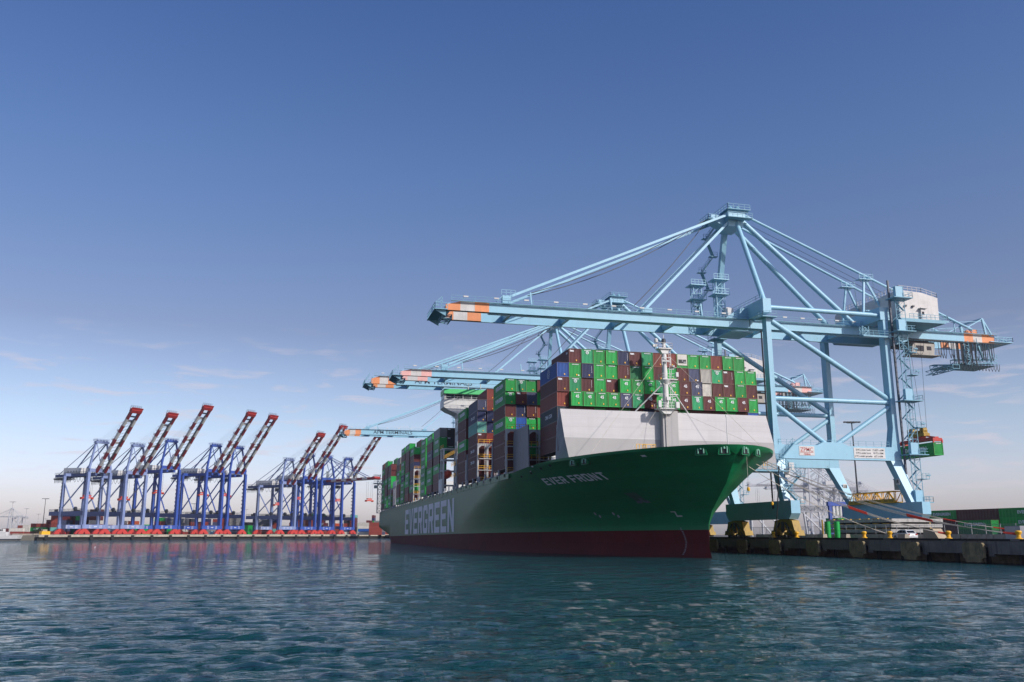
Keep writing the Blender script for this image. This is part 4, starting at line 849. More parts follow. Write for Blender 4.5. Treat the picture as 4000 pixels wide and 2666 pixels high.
    # platforms and frames at the boom tip
    b = MB(); b.box(x_tip - 2.4, x_tip + .3, -5.2, 5.2, gb - .1, gb + .08); b.rail([(x_tip + .3, -5.1, gb + .1), (x_tip - 2.3, -5.1, gb + .1), (x_tip - 2.3, 5.1, gb + .1)], 1.2, 1.1, .09); b.prism([(x_tip, gb), (x_tip - 2.3, gb - .1), (x_tip, gb - 1.3)], 1, -4.6, -4.2); b.prism([(x_tip, gb), (x_tip - 2.3, gb - .1), (x_tip, gb - 1.3)], 1, 4.2, 4.6)
    b.rail([(x_tip - 2.3, -3, gb + .1), (x_tip - .5, -3, gt)], 1.3, 1, .12); b.truss((x_tip + .6, -2.6, gb - .9), (x_tip + .6, 2.6, gb - .9), 2.0, .8, .16, 4)
    part('tip_platform', b, K['lblue_grate'])
    b = MB(); b.box(x_tip + 11.8, x_tip + 13.6, -4.8, -3.4, gt + .05, gt + 1.9); b.box(x_tip + 11.8, x_tip + 13.6, 3.4, 4.8, gt + .05, gt + 1.9); b.rail([(x_tip + 11.5, -5, gt + 1.9), (x_tip + 14.5, -5, gt + 1.9)], 1.1, 1, .08); b.bar((x_tip + 10, -4.4, gt), (x_tip + 12, -4.4, gt + 1.9), .7, .12); b.box(x_tip + 42.4, x_tip + 45, -4.8, -3.4, gt + .05, gt + 1.2)
    for x in (x_tip + 18.2, x_tip + 36, x_tip + 57): b.bar((x, -4.2, gt), (x - .3, -4.2, gt + 3.0), .28)
    for x in (-4.5, -7.5):                                 # latch and rope towers by the hinge
        b.truss((x, 3.8 if x < -5 else -1.5, gt), (x, 3.8 if x < -5 else -1.5, gt + 9.5), 2.0, 1.6, .14, 5); b.rail([(x - 1.8, (3.8 if x < -5 else -1.5) - 1.5, gt + 9.5), (x + 1.8, (3.8 if x < -5 else -1.5) - 1.5, gt + 9.5)], 1.2, .9, .09); b.box(x - 1.9, x + 1.9, (3.8 if x < -5 else -1.5) - 1.6, (3.8 if x < -5 else -1.5) + 1.6, gt + 9.4, gt + 9.6); b.box(x - 1.9, x + 1.9, (3.8 if x < -5 else -1.5) - 1.6, (3.8 if x < -5 else -1.5) + 1.6, gt + 6, gt + 6.15); b.rail([(x - 1.8, (3.8 if x < -5 else -1.5) - 1.5, gt + 6.1), (x + 1.8, (3.8 if x < -5 else -1.5) - 1.5, gt + 6.1)], 1.2, .9, .09)
    part('boom_bracket', b)
    b = MB(); b.cbox((-3.2, -3.2, gt + 1.5), (1.4, 1.6, 2.2)); b.cbox((-2.6, -1.0, gt + 2.6), (1.6, 1.2, 1.6)); b.tube((-1.5, -3.6, gt + .2), (-1.5, 3.6, gt + .2), .5); part('hinge_machinery', b, K['signw'])
    b = MB(); b.prism([(-5, gt), (-1.2, gt + 2.6), (1, gt + 2.6), (1, gt)], 1, -4.6, -3.5); b.prism([(-5, gt), (-1.2, gt + 2.6), (1, gt + 2.6), (1, gt)], 1, 3.5, 4.6); b.box(-3, 2.5, -3.4, 3.4, gb - .7, gb - .35); part('hinge_bracket', b)
    # stays
    for s in (-1, 1):
        part('forestay', MB().bar((-1.6, s * 2.6, za + .1), (x_tip + 13.0, s * 4.1, gt + 1.6), .34, .52)); part('forestay', MB().bar((-1.2, s * 2.4, za - 1.2), (x_tip + 43.6, s * 4.1, gt + 1.0), .34, .52))
        part('backstay', MB().tube((1.6, s * 2.2, za - .9), (XL - 2.2, s * 4.0, gt + .3), .58, n=14), sm=True); part('backstay', MB().tube((2.0, s * 2.8, za + .2), (60, s * 4.0, gt + 1.2), .30, n=10), sm=True)
        xm = 32.0; zm = za + .2 + (gt + 1.2 - za - .2) * (xm - 2) / 58; ym = s * (2.8 + 1.2 * (xm - 2) / 58)
        b = MB(); b.bar((xm, ym, zm - .4), (30.6, s * 4, gt + 2.8), .4); b.bar((xm, ym, zm - .4), (36.5, s * 4, gt + 3.2), .4); b.bar((31.2, s * 4, gt + 4.2), (36, s * 4, gt + 4.2), .3); b.box(xm - 1.8, xm + 1.8, ym - .9, ym + .9, zm - 1.2, zm - 1.05); b.rail([(xm - 1.8, ym - .9, zm - 1.05), (xm + 1.8, ym - .9, zm - 1.05)], 1.1, .9, .08); b.rail([(xm + 2.6, ym, zm - 7), (xm + 2.2, ym, zm + .6)], .9, .8, .07); part('stay_support', b)
    b = MB()
    for i, (xe, sag) in enumerate(((x_tip + 18, 1.6), (x_tip + 18, 2.4), (x_tip + 43, .8))):
        a, c = Vector((-5.4, -1 + i * .6, za - .4)), Vector((xe, -3.6 + i * 2, gt + 3)); b.poly([a.lerp(c, t / 10) - Vector((0, 0, sag * 4 * t / 10 * (1 - t / 10))) for t in range(11)], .09, 5)
    part('hoist_rope', b, K['dark'])
    b = MB()
    for i in range(2): b.poly([(2.5, -1 + i * 2, za - .6), (44, -1 + i * 2, H(58))], .05, 4)
    part('boom_rope', b, K['dark'])
    # machinery house
    hz = gt + .75; hx0, hx1, hy0, hy1 = 35.2, 45.4, -10.6, 13.5
    b = MB(); b.prism([(hx0, hz), (hx1, hz), (hx1 + .15, hz + 5.6), (hx1 - 4, hz + 6.6), (hx0 + .3, hz + 6.9), (hx0, hz + 6.4)], 1, hy0, hy1); mh = part('machinery_house', b, K['dirtyw'])
    b = MB(); b.rail([(hx0 + .3, hy1, hz + 6.9), (hx0 + .3, hy0 + .1, hz + 6.9), (hx1 - 4, hy0 + .1, hz + 6.6), (hx1 + .1, hy0 + .1, hz + 5.6), (hx1 + .1, hy1, hz + 5.6)], 1.1, 1.1, .07); part('roof_rail', b, K['dirtyw'], mh)
    b = MB(); b.box(hx0 + 5.2, hx0 + 6.4, hy0 - .5, hy0 - .003, hz + .1, hz + 2.6); b.box(hx0 + 4.9, hx0 + 6.7, hy0 - .9, hy0 - .003, hz + 2.7, hz + 2.85); part('door_porch', b, K['signw'], mh); MB().box(hx0 + 5.4, hx0 + 6.0, hy0 - .52, hy0 - .504, hz + 1.2, hz + 2.0).build('door_window', K['glass'], mh)
    b = MB()
    for x in (hx0 + 1.2, hx0 + 3.2): b.box(x, x + .5, hy0 - .45, hy0 - .003, hz + 3.0, hz + 3.35)
    part('vent_hood', b, K['dark'], mh)
    b = MB(); b.prism([(hx0 - 1, hz - .003), (hx0 - .4, hz - .75), (hx1 + .5, hz - .75), (hx1 + 1.4, hz - .003)], 1, hy0 - 1.3, hy1 + .8); b.rail([(hx0 + 1.5, hy0 - 1.2, hz), (hx1 + 1.3, hy0 - 1.2, hz), (hx1 + 1.3, hy1, hz)], 1.15, 1.1, .08); part('house_deck', b, K['lblue_grate'])
    # lift and stair tower on the near landside leg
    b = MB(); b.box(XL + .8, XL + 1.15, yn - 1.9, yn - 1.5, 7, H(59.5)); part('lift_rail', b, K['screen'])
    b = MB()
    zs = list(np.arange(8.5, H(59), 2.2)); x0, y0 = XL + 1.5, yn - 2.9
    for a_, c_ in ((0, 0), (2.3, 0), (2.3, 1.8), (0, 1.8)): b.bar((x0 + a_, y0 + c_, 8), (x0 + a_, y0 + c_, H(58)), .11)
    for i, z in enumerate(zs[:-1]):
        b.bar((x0, y0, z), (x0 + 2.3, y0, z), .07); b.bar((x0 + 2.3, y0, z), (x0 + 2.3, y0 + 1.8, z), .07); b.bar((x0, y0 + .4 + (i % 2), z), (x0 + 2.3, y0 + .4 + (i % 2), z + 2.2), .5, .10) if i % 2 else b.bar((x0 + 2.3, y0 + .4, z), (x0, y0 + .4, z + 2.2), .5, .10)
        b.bar((x0, y0, z), (x0 + 2.3, y0, z + 2.2), .06); b.bar((x0 + 1.1, y0, z), (x0 + 1.1, y0, z + 2.2), .05); b.bar((x0, y0, z + 1.1), (x0 + 2.3, y0, z + 1.1), .05)
    part('lift_cage', b, K['lblue_grate'])
    b = MB(); f = MB()
    for z in (10.6, 20.6, H(32.2), H(47.6), H(55.2)):
        b.box(XL + 1.1, XL + 2.9, y0 - 1.0, y0 - .15, z, z + 2.4); f.box(XL + .4, XL + 5.2, y0 - 1.3, y0 + 1.9, z - .2, z - .02); f.rail([(XL + 3, y0 - 1.25, z), (XL + 5.1, y0 - 1.25, z), (XL + 5.1, y0 + 1.8, z)], 1.1, .8, .07)
    for z in (15.5, 26.5, H(38), H(43)): f.box(XL + 3.7, XL + 5.4, y0 - .5, y0 + 1.5, z - .15, z); f.rail([(XL + 3.8, y0 - .4, z), (XL + 5.4, y0 - .4, z)], 1.1, .8, .07); f.cbox((XL + 5.2, y0 - .5, z + .7), (.9, .2, .25)); f.bar((XL + 3.8, y0, z - .1), (XL + 1.5, y0, z - 3), .1)
    part('lift_landing', b, K['lblue']); part('landing_deck', f, K['lblue_grate'])
    b = MB(); b.box(23.5, XL + 1, yn - 2.2, yn - 1.1, H(46.4), H(46.55)); b.rail([(23.6, yn - 2.1, H(46.5)), (XL, yn - 2.1, H(46.5))], 1.1, 1.2, .07); b.truss((24.4, yn - 1.6, H(46.4)), (24.4, yn - 1.6, gb), 1.6, 1, .13, 2); b.bar((23.6, yn - 2.2, H(46.3)), (XL, yn - 2.2, H(46.3)), .35); part('access_gantry', b, K['lblue_grate'])
    # lower stairs on the near waterside leg
    b = MB(); pts = [(1.6, bn - 1.5, 7.5), (3.8, bn - 1.5, 10), (1.2, bn - 1.6, 12.6), (4.2, bn - 1.6, 15.4), (1.0, yn - 2.2, 19.0), (-1.5, yn - 2.0, 19.2)]
    for p, q in zip(pts[:-1], pts[1:]): b.bar(p, q, .8, .14); b.rail([(p[0], p[1] - .4, p[2]), (q[0], q[1] - .4, q[2])], 1.0, .9, .07); b.cbox(q, (1.8, 1.5, .14)); b.rail([(q[0] - .9, q[1] - .7, q[2]), (q[0] + .9, q[1] - .7, q[2])], 1.1, .6, .07)
    p, q = (1.8, yn - 2.0, 19.3), (5.2, yn - 1.3, 22.4); b.bar(p, q, .8, .14); b.rail([p, q], 1.1, .8, .08)
    b.box(-7.2, .8, bn - 3.4, bn + 1.2, 16.2, 16.5); b.rail([(-7.1, bn + 1.1, 16.5), (-7.1, bn - 3.3, 16.5), (2.5, bn - 3.3, 16.5)], 1.2, 1.0, .09); part('lower_stairway', b, K['lblue_grate'])
    b = MB(); b.box(1.2, 2.3, bn - 1.3, bn - .9, 15.2, 17.0); b.box(1.5, 2.6, bn - 2.5, bn - 2.0, 16.6, 18.1); b.cbox((.9, bn - 1.2, 10.2), (.9, .6, 1.3)); part('electric_cabinet', b, K['signw'])
    part('cable_pipe', MB().tube((-.2, yn - 1.0, 9), (.0, yn - .4, H(46.5)), .17, n=8), K['black'])
    # trolley with cab, festoon cables
    tx = 46.2
    b = MB(); b.box(tx - 3.6, tx + 3.4, -3.3, 3.3, gb - 1.0, gb - .35); b.box(tx - 3.0, tx + 2.0, -3.0, -2.2, gb - .35, gb + .7); b.rail([(tx - 3.5, -3.4, gb - .35), (tx + 3.4, -3.4, gb - .35)], 1.1, .9, .1); tr = part('trolley', b, K['dark'])
    b = MB(); b.prism([(tx - 3.4, gb - 1.05), (tx + 2.6, gb - 1.05), (tx + 2.2, gb - 3.7), (tx - 3.9, gb - 3.5)], 1, -4.4, -1.8); part('operator_cab', b, K['cab'], tr); b = MB(); b.box(tx - 2.6, tx - .6, -4.46, -4.41, gb - 2.9, gb - 1.6); b.box(tx + .3, tx + 1.5, -4.46, -4.41, gb - 2.6, gb - 1.7); part('cab_window', b, K['glass'], tr)
    b = MB(); b.box(tx - 4.2, tx + 4, -4.6, -1.4, gb - 3.85, gb - 3.7); b.rail([(tx + 2.6, -4.5, gb - 3.7), (tx + 4, -4.5, gb - 3.7)], 1.1, .7, .08); part('cab_platform', b, K['cab'], tr)
    b = MB()
    for i in range(26):
        x = tx + 3.4 + (i * .95 if i <= 4 else (3.8 + (i - 4) * .42 if i < 20 else 10.1 + (i - 19) * .8)); dp = 5.6 if 4 < i < 20 else 4.4; w = .16 if 4 < i < 20 else .38; y = -5.0 + (i % 3) * .3
        b.poly([(x - w, y, gb - .4), (x - w * .9, y, gb - dp * .7), (x, y, gb - dp), (x + w * .9, y, gb - dp * .7), (x + w, y, gb - .4)], .07, 5)
    for i in range(3):
        x = 44 - i * 3.4; b.poly([(x - 1.4, -5, gb - .4), (x - 1.1, -5, gb - 3), (x, -5, gb - 4.4), (x + 1.1, -5, gb - 3), (x + 1.4, -5, gb - .4)], .05, 5)
    b.box(40, 67, -5.2, -4.8, gb - .4, gb - .28); part('festoon_cable', b, K['dark'])
    b = MB(); zb = gb - 4.9
    b.truss((54, -3.5, zb), (66, -3.5, zb + .6), 1.4, 1.0, .16, 7); b.truss((54, 3.5, zb), (66, 3.5, zb + .6), 1.4, 1.0, .16, 7); b.box(54, 66, -3.5, 3.5, zb - .5, zb - .4); b.rail([(54, -4.2, zb + .5), (66, -4.2, zb + 1.1)], 1.1, 1, .08); b.truss((57.5, -4.6, zb - .6), (57, -4.6, gb), 1.3, .6, .16, 5); b.bar((65, -3.5, zb), (64.5, -3.5, gb), .25); b.bar((65, 3.5, zb), (64.5, 3.5, gb), .25); b.truss((53.5, -5, zb - 1.4), (53.8, 4.5, zb - 1.4), 1.8, .9, .14, 5); b.bar((62, -4.4, zb + .5), (60.6, -4.4, gb), .4); part('rear_maintenance_frame', b, K['lblue_grate'])
    b = MB()
    for i in range(12): x = 56 + i * .9; b.poly([(x - .3, -4.4, zb - .2), (x - .25, -4.4, zb - 1.4), (x, -4.4, zb - 2.0), (x + .25, -4.4, zb - 1.4), (x + .3, -4.4, zb - .2)], .06, 5)
    part('cable_loop', b, K['dark'])
    b = MB()
    for y in (-3.6, 3.6): b.bar((64.2, y, gt), (63.6, y, gt + 4.2), .45); b.bar((66, y, gt), (63.6, y, gt + 4.2), .3); b.bar((59, y, gt + 1.8), (63.6, y, gt + 4.2), .22); b.bar((52, y, gt + 2.6), (63.6, y, gt + 3.6), .1); b.bar((55.5, y, gt), (55.5, y, gt + 3.6), .2); b.bar((50, y, gt + 1.5), (55.5, y, gt + 3.6), .2)
    b.bar((63.6, -3.6, gt + 4.2), (63.6, 3.6, gt + 4.2), .4); b.box(64, 70.5, -5, 5, gb + .2, gb + .35); b.rail([(65.8, -5, gb + .4), (70.4, -5, gb + .4), (70.4, 5, gb + .4)], 1.1, .9, .1); b.rail([(60, -5, gb - .2), (59.6, -5, gb - 4.4)], 1, .9, .1); b.bar((64, -4.5, gt), (70, -4.5, gb + .4), .25); part('rear_end_frame', b)
    b = MB(); b.cbox((62, -1.5, gt + 1.0), (1.6, 2, 1.4)); b.lathe((60.3, -2, gt + .3), [(0, 0), (.7, 0), (.8, .8), (.3, 1.3), (0, 1.3)], 10); part('boom_winch', b, K[band])
    # hoist ropes, head block and spreader
    sx, sz = 45.4, 24.3
    b = MB()
    for ox in (-1.0, 1.0):
        for oy in (-2.2, 2.2): b.tube((sx + ox * .6, oy, sz + 3.6), (sx + ox * 1.5, oy * .9, gb - 1), .045, n=4)
    part('spreader_rope', b, K['dark'])
    b = MB(); b.box(sx - .8, sx + .8, -2.8, 2.8, sz + 1.7, sz + 2.4); b.prism([(-2.6, sz + 2.4), (2.6, sz + 2.4), (2.2, sz + 3.0), (-2.2, sz + 3.0)], 0, sx - .6, sx + .6)
    for y in (-1.8, 1.8): b.tube((sx - .5, y, sz + 3.1), (sx + .5, y, sz + 3.1), .75, n=12)
    b.rail([(sx - .8, -2.7, sz + 2.4), (sx - .8, 2.7, sz + 2.4)], 1.2, .8, .09); hbk = part('head_block', b, K['dyellow'])
    b = MB(); b.box(sx - .5, sx + .5, -5.9, 5.9, sz + .45, sz + 1.25); b.box(sx - 1.22, sx + 1.22, -6.1, -5.4, sz + .2, sz + .95); b.box(sx - 1.22, sx + 1.22, 5.4, 6.1, sz + .2, sz + .95); b.box(sx - .7, sx + .7, -1.6, 1.6, sz + 1.25, sz + 1.7); b.bar((sx, -5, sz + 1.2), (sx, -1.6, sz + 1.9), .3)
    for x in (-1.15, 1.15):
        for y in (-6.05, 6.05): b.box(sx + x - .15, sx + x + .15, y - .15, y + .15, sz - .15, sz + .6)
    part('spreader', b, K['bred'])
    return o
c1 = blue_crane((95.4, 174.0, 0), 'nearest pale blue crane, its boom with orange and white tip reaching over the front stack', 'orange')
c2 = blue_crane((95.4, 251.0, 0), 'second pale blue crane, its boom tip faded to pink and white, behind the nearest crane', 'pink')
c3 = blue_crane((95.4, 318.0, 0), 'taller pale blue crane whose lettered orange-tipped boom shows just above the ship bridge', 'orange', dz=8.6, gh=2.9, sign=True, detail=False, x_tip=-70)
c4 = copy_tree(c3); c4.location = (95.4, 486.0, 0); c4['label'] = 'farthest pale blue crane, only its lettered orange-tipped boom visible beyond the rear stacks'
container(12.19, 'green', 'EVG,row', (95.4 + 45.4, 174.0 - 6.1, 24.3 - 2.95), (0, 0, 0), 'green container hanging from the red spreader under the nearest pale blue crane', 'single containers')

# ------------------------------------------------------------------ things on the near quay
for i in range(13):
    y = 66.5 + 13.2 * i
    b = MB(); b.prism([(y - 1.95, 2.55), (y - 1.7, 2.8), (y + 1.7, 2.8), (y + 2.0, 2.5), (y + 2.0, .75), (y + 1.5, .6), (y + 1.35, .15), (y - 1.35, .15), (y - 1.5, .6), (y - 1.95, .75)], 0, XF - 1.2, XF - .8)
    o = b.build('quay_fender', K['fend']); b = MB()
    for yy in (y - 1.1, y + 1.1): b.tube((XF - .8, yy, 1.7), (XF, yy, 1.7), .45, n=10)
    b.build('rubber_cone', K['black'], o)
    nm = ORD[max(1, i - 1)]
    tag(o, f'olive brown quay fender panel, {nm} from the right edge of the photo' if 2 <= i <= 7 else f'olive brown quay fender panel, {ORD[i + 1]} along the quay face counted from the open end', 'fender', 'fenders along the quay face')
BOL = [99.5, 112.6, 125.9, 132.0 + .6, 153.4, 161.8]
BLAB = ['yellow bollard at the far right holding two mooring lines', 'yellow bollard beside the tan concrete block holding a mooring line', 'yellow bollard just in front of the parked white car', 'yellow bollard in front of the stacked grey hatch covers', 'yellow bollard by the green drums and yellow crane bogie', 'yellow bollard nearest the ship stem, in the shade']
for y, l in zip(BOL, BLAB):
    o = MB().lathe((0, 0, 0), [(0, 0), (.50, 0), (.50, .08), (.30, .14), (.27, .55), (.40, .75), (.44, .92), (.36, 1.06), (.15, 1.12), (0, 1.12)], 18).build('bollard', K['yellow'], smooth=True, loc=(XF + .55, y, ZD + .30)); tag(o, l, 'bollard', 'yellow bollards on the quay edge')
    MB().box(-.7, .7, -.8, .8, -.28, 0).build('bollard_base', K['conc'], o)
o = tag(MB().prism([(-1.2, 0), (2.1, 0), (2.1, .25), (.9, 1.75), (-1.2, 1.75)], 0, -.8, .8).build('concrete_block', K['tan'], loc=(XF + 2.0, 117.6, ZD + .004)), 'sloping tan concrete block beside a yellow bollard', 'block'); o.rotation_euler = (0, 0, R(180))
# parked car
def car(loc, rz, label):
    o = thing('parked_car', label, 'car', loc, (0, 0, rz)); w = .92
    def half(y0, y1): pass
    prof = [(-2.3, .35), (-2.32, .75), (-2.2, .98), (-1.95, 1.05), (-1.25, 1.12), (1.15, 1.1), (1.9, .98), (2.25, .78), (2.3, .4), (2.2, .28), (-2.2, .28)]
    b = MB(); b.prism(prof, 1, -w, w); body = b.build('body', K['carw'], o); bv = body.modifiers.new('bevel', 'BEVEL'); bv.width = .09; bv.segments = 2
    vs = []; roof = [(-2.0, 1.05), (-1.55, 1.52), (-1.3, 1.62), (.1, 1.64), (.55, 1.55), (1.25, 1.08)]
    b = MB(); n = len(roof)
    for s in (-1, 1): b.v += [(x, s * (w - .06 - (.17 if z > 1.2 else 0)), z) for x, z in roof]
    b.f = [tuple(range(n)), tuple(range(n, 2 * n))[::-1]] + [(i, n + i, n + i + 1, i + 1) for i in range(n - 1)]; b.m = [0] * len(b.f)
    cb = b.build('cabin', K['carw'], o); bv = cb.modifiers.new('bevel', 'BEVEL'); bv.width = .05; bv.segments = 2
    b = MB()
    for s in (-1, 1):
        y0, y1 = s * (w - .045), s * (w - .225)
        for q in ([(-1.75, 1.12), (-1.42, 1.45), (-.62, 1.53), (-.62, 1.12)], [(-.55, 1.12), (-.55, 1.53), (.08, 1.54), (.22, 1.12)], [(.3, 1.12), (.16, 1.53), (.5, 1.47), (1.02, 1.12)]):
            b.add([(x, s * (w - .05 - .17 * min(1, max(0, (z - 1.1) / .42)) + .012), z) for x, z in q], [(0, 1, 2, 3)])
    b.add([(-1.97, -.7, 1.12), (-1.97, .7, 1.12), (-1.60, .62, 1.5), (-1.60, -.62, 1.5)], [(0, 1, 2, 3)]); b.add([(1.22, -.75, 1.13), (1.22, .75, 1.13), (.62, .64, 1.56), (.62, -.64, 1.56)], [(3, 2, 1, 0)]); b.build('window', K['glass'], o)
    for x in (-1.4, 1.42):
        for s in (-1, 1):
            b = MB(); b.tube((x, s * (w - .22), .34), (x, s * (w + .015), .34), .36, n=18); wl = b.build('wheel', K['tire'], o); MB().tube((x, s * (w + .0), .34), (x, s * (w + .022), .34), .21, n=12).build('rim', K['chrome'], wl)
    for s in (-1, 1):
        MB().cbox((-2.27, s * .68, .88), (.16, .36, .2)).build('tail_light', K['tlight'], o); MB().cbox((2.2, s * .68, .8), (.2, .32, .16)).build('headlight', K['chrome'], o)
    MB().cbox((-2.3, 0, .68), (.1, .5, .13)).build('number_plate', K['grey'], o); b = MB()
    for s in (-1, 1): b.bar((-1.2, s * .62, 1.68), (.1, s * .62, 1.69), .05)
    b.build('roof_rail', K['chrome'], o)
    return o
car((101.0, 130.6, ZD + .01), R(84), 'white hatchback car parked on the quay behind a bollard')
# low kerb wall, fence, cabinets
b = MB()
for i in range(34): b.prism([(103.7, 0), (104.35, 0), (104.15, .9), (103.9, .9)], 1, 70 + i * 3.4, 73.3 + i * 3.4)
o = b.build('barrier_wall', K['conc_l'], loc=(0, 0, ZD + .004)); tag(o, 'low pale concrete barrier wall along the quay behind the car', 'wall')
f = MB(); p = MB()
for i in range(45): p.tube((105.2, 60 + i * 3.0, 0), (105.2, 60 + i * 3.0, 2.5), .05, n=6)
for k in range(26): z = .12 + k * .09; f.bar((105.2, 60, z), (105.2, 192, z), .012)
f.bar((105.2, 60, 2.42), (105.2, 192, 2.42), .05)
ft = thing('wire_fence', 'grey wire fence with thin steel posts behind the low concrete wall', 'fence', (0, 0, ZD)); p.build('post', K['lgrey'], ft); f.build('wire_mesh', K['grey'], ft)
for (y, w, h, z0, l) in ((103.8, 2.8, 1.05, 0, 'grey steel cabinet against the low wall left of the far right bollard'), (108.6, 2.9, 2.1, 0, 'tall stacked blue-grey cabinet against the low wall beside the fence')):
    b = MB(); b.box(102.2, 103.4, y - w / 2, y + w / 2, z0, z0 + h); o = b.build('steel_cabinet', K['grey'], loc=(0, 0, ZD + .01)); MB().box(102.15, 102.197, y - w / 2 + .1, y + w / 2 - .1, .1, h - .1).build('door', K['slate2'] if 'slate2' in K else K['lgrey'], o); tag(o, l, 'cabinet')
for y, l in ((139.5, 'short grey concrete block on the quay edge below the hatch covers'), (146.5, 'second short concrete block farther along the quay edge'), (124.0, 'pale concrete block on the quay edge by the car')):
    o = MB().prism([(-.45, 0), (.45, 0), (.35, .62), (-.35, .62)], 1, -.9, .9).build('concrete_block', K['conc_l'], loc=(XF + 1.6, y, ZD + .31)); tag(o, l, 'block')
for k, (z, l) in enumerate(((1.2, 'lowest'), (2.15, 'middle'), (3.1, 'topmost'))):
    o = thing('hatch_cover', f'long grey ship hatch cover, {l} of the stack behind the fence', 'hatch cover', (0, 0, ZD + z), (0, 0, 0), 'stacked hatch covers')
    b = MB(); b.box(107, 118, 142 - k * .2, 162.3, 0, .62); b.build('slab', K['hatch'], o)
    b = MB()
    for i in range(9): b.box(106.9, 106.997, 142.6 + i * 2.3, 143.0 + i * 2.3, .05, .57)
    b.build('stiffener', K['lgrey'], o)
    b = MB()
    for i in range(7): b.box(107.1, 107.5, 143 + i * 2.8, 144.6 + i * 2.8, .622, .72)
    b.build('yellow_cleat', K['yellow'], o)
    b = MB()
    for yy in (144, 152, 160): b.box(107.6, 117, yy, yy + .6, -.33 if k else -1.2, -.003)
    b.build('bearer', K['timber'], o)
o = thing('truss_walkway', 'orange-yellow steel truss cage on the sill of the nearest crane', 'truss', (0, 0, 10.52))
b = MB(); b.box(125.0, 127, 163.9, 180.2, 0, .12); b.box(125.0, 125.06, 163.9, 180.2, .12, .85); b.build('cage_tray', K['dyellow'], o)
b = MB(); b.truss((126, 163.9, 1.3), (126, 180.2, 1.3), 1.9, 2.3, .2, 8); b.build('cage_frame', K['yellow'], o)
o = tag(MB().cbox((0, 0, 1.1), (2.4, 2.2, 2.2)).cbox((0, 0, 2.28), (2.6, 2.4, .15)).build('machine_cabin', K['hatch'], loc=(126.6, 163.0, 13.2)), 'small grey machinery cabin beside the yellow truss cage on the crane sill', 'cabin')
for i, (x, y) in enumerate(((100.5, 152), (101.2, 153.2), (102.0, 151.2))):
    o = MB().lathe((0, 0, 0), [(0, 0), (.5, 0), (.52, .1), (.5, 1.5), (.53, 1.6), (.5, 3.2), (.52, 3.3), (0, 3.3)], 14).build('green_cylinder', K['c_green'], loc=(x, y, ZD + .01)); tag(o, 'tall green cylinder standing on the quay by the yellow crane bogie, ' + ('nearest the bogie', 'in the middle', 'nearest the water')[i], 'cylinder', 'green cylinders on the quay')
o = MB().tube((0, 0, 0), (0, 0, 3.6), .16, n=10).lathe((0, 0, 0), [(.35, 0), (.35, .5), (.16, .6)], 10).build('yellow_post', K['dyellow'], loc=(98.2, 150.2, ZD + .01)); tag(o, 'yellow upright post next to the green cylinders', 'post')
# container wall at the back of the terminal, long sides towards the water
YARD = [(189.0, ['maroon:CAI', 'green:EVG', 'green:EVG']), (205.2, ['red:', 'maroon:', 'maroon:']), (221.4, ['maroon:', 'maroon:side', 'green:EVG']), (237.6, ['dgreen:', 'green:EVG', 'maroon:']), (172.8, ['maroon:', 'green:EVG', 'green:EVG'])]
YN = ['nearest full stack at the right edge', 'second stack from the right edge', 'third stack from the right edge', 'fourth stack from the right edge', 'stack cut off by the right edge']
for (y, col), nm in zip(YARD, YN):
    for t, (c, m) in enumerate(P(' '.join(col))):
        container(16.15, c, m, (190.6, y, ZD + t * 2.62), (0, 0, 0), f'{CN[c]} container, {["bottom", "middle", "top"][t]} row, {nm} behind the quay fence', 'containers behind the quay fence', 1).scale = (1, 1, .905)
container(12.19, 'green', 'EVG', (182.5, 199.5, ZD + 2.0), (0, 0, 0), 'shorter green container standing in front of the second stack behind the fence', 'containers behind the quay fence', 1).scale = (1, 1, .905)
container(12.19, 'dgreen', '', (182.5, 199.5, ZD - .36), (0, 0, 0), 'dark green container under the shorter green one in front of the second stack', 'containers behind the quay fence', 1).scale = (1, 1, .905)
# tall light masts
def light_mast(loc, h, m, label, w=5.0, g='high light masts'):
    o = thing('light_mast', label, 'light mast', loc, (0, 0, -YAW), g)
    MB().tube((0, 0, 0), (0, 0, h), .34, .16, 8).build('pole', m, o); b = MB(); b.box(-w / 2, w / 2, -.3, .3, h, h + .22); b.box(-w / 4, w / 4, -.9, .9, h - .1, h)
    for i in range(6): b.cbox((-w / 2 + w * i / 5, -.2, h + .12), (.55, .7, .42))
    b.build('lamp_bracket', m, o); return o
light_mast((155.9, 220, ZD), 32.4, K['dark'], 'tall dark light mast standing behind the nearest crane', 4.2)
for px, py, d, m, l in ((96, 1150, 690, 'dark', 'tallest dark light mast left of the far cranes'), (21, 1157, 620, 'lgrey', 'pale light mast above the white boat'), (55, 1172, 800, 'lgrey', 'pale light mast second from the left edge, over the yard'), (84, 1184, 900, 'lgrey', 'small pale light mast left of the dark mast'), (101, 1194, 1050, 'lgrey', 'smallest distant light mast right of the dark mast'), (441, 1161, 800, 'grey', 'light mast between the third and fourth far cranes'), (563, 1174, 1000, 'lgrey', 'thin light mast in the gap between the two crane groups'), (700, 1170, 1050, 'grey', 'light mast among the second crane group'), (812, 1188, 1200, 'lgrey', 'thin light mast right of the far crane group')):
    light_mast(cd(px, d, FZ - .5), (1227.5 - py) * d / 2000 + CAMH - FZ + .5, K[m], l, 4.8 if m != 'lgrey' else 3.6)
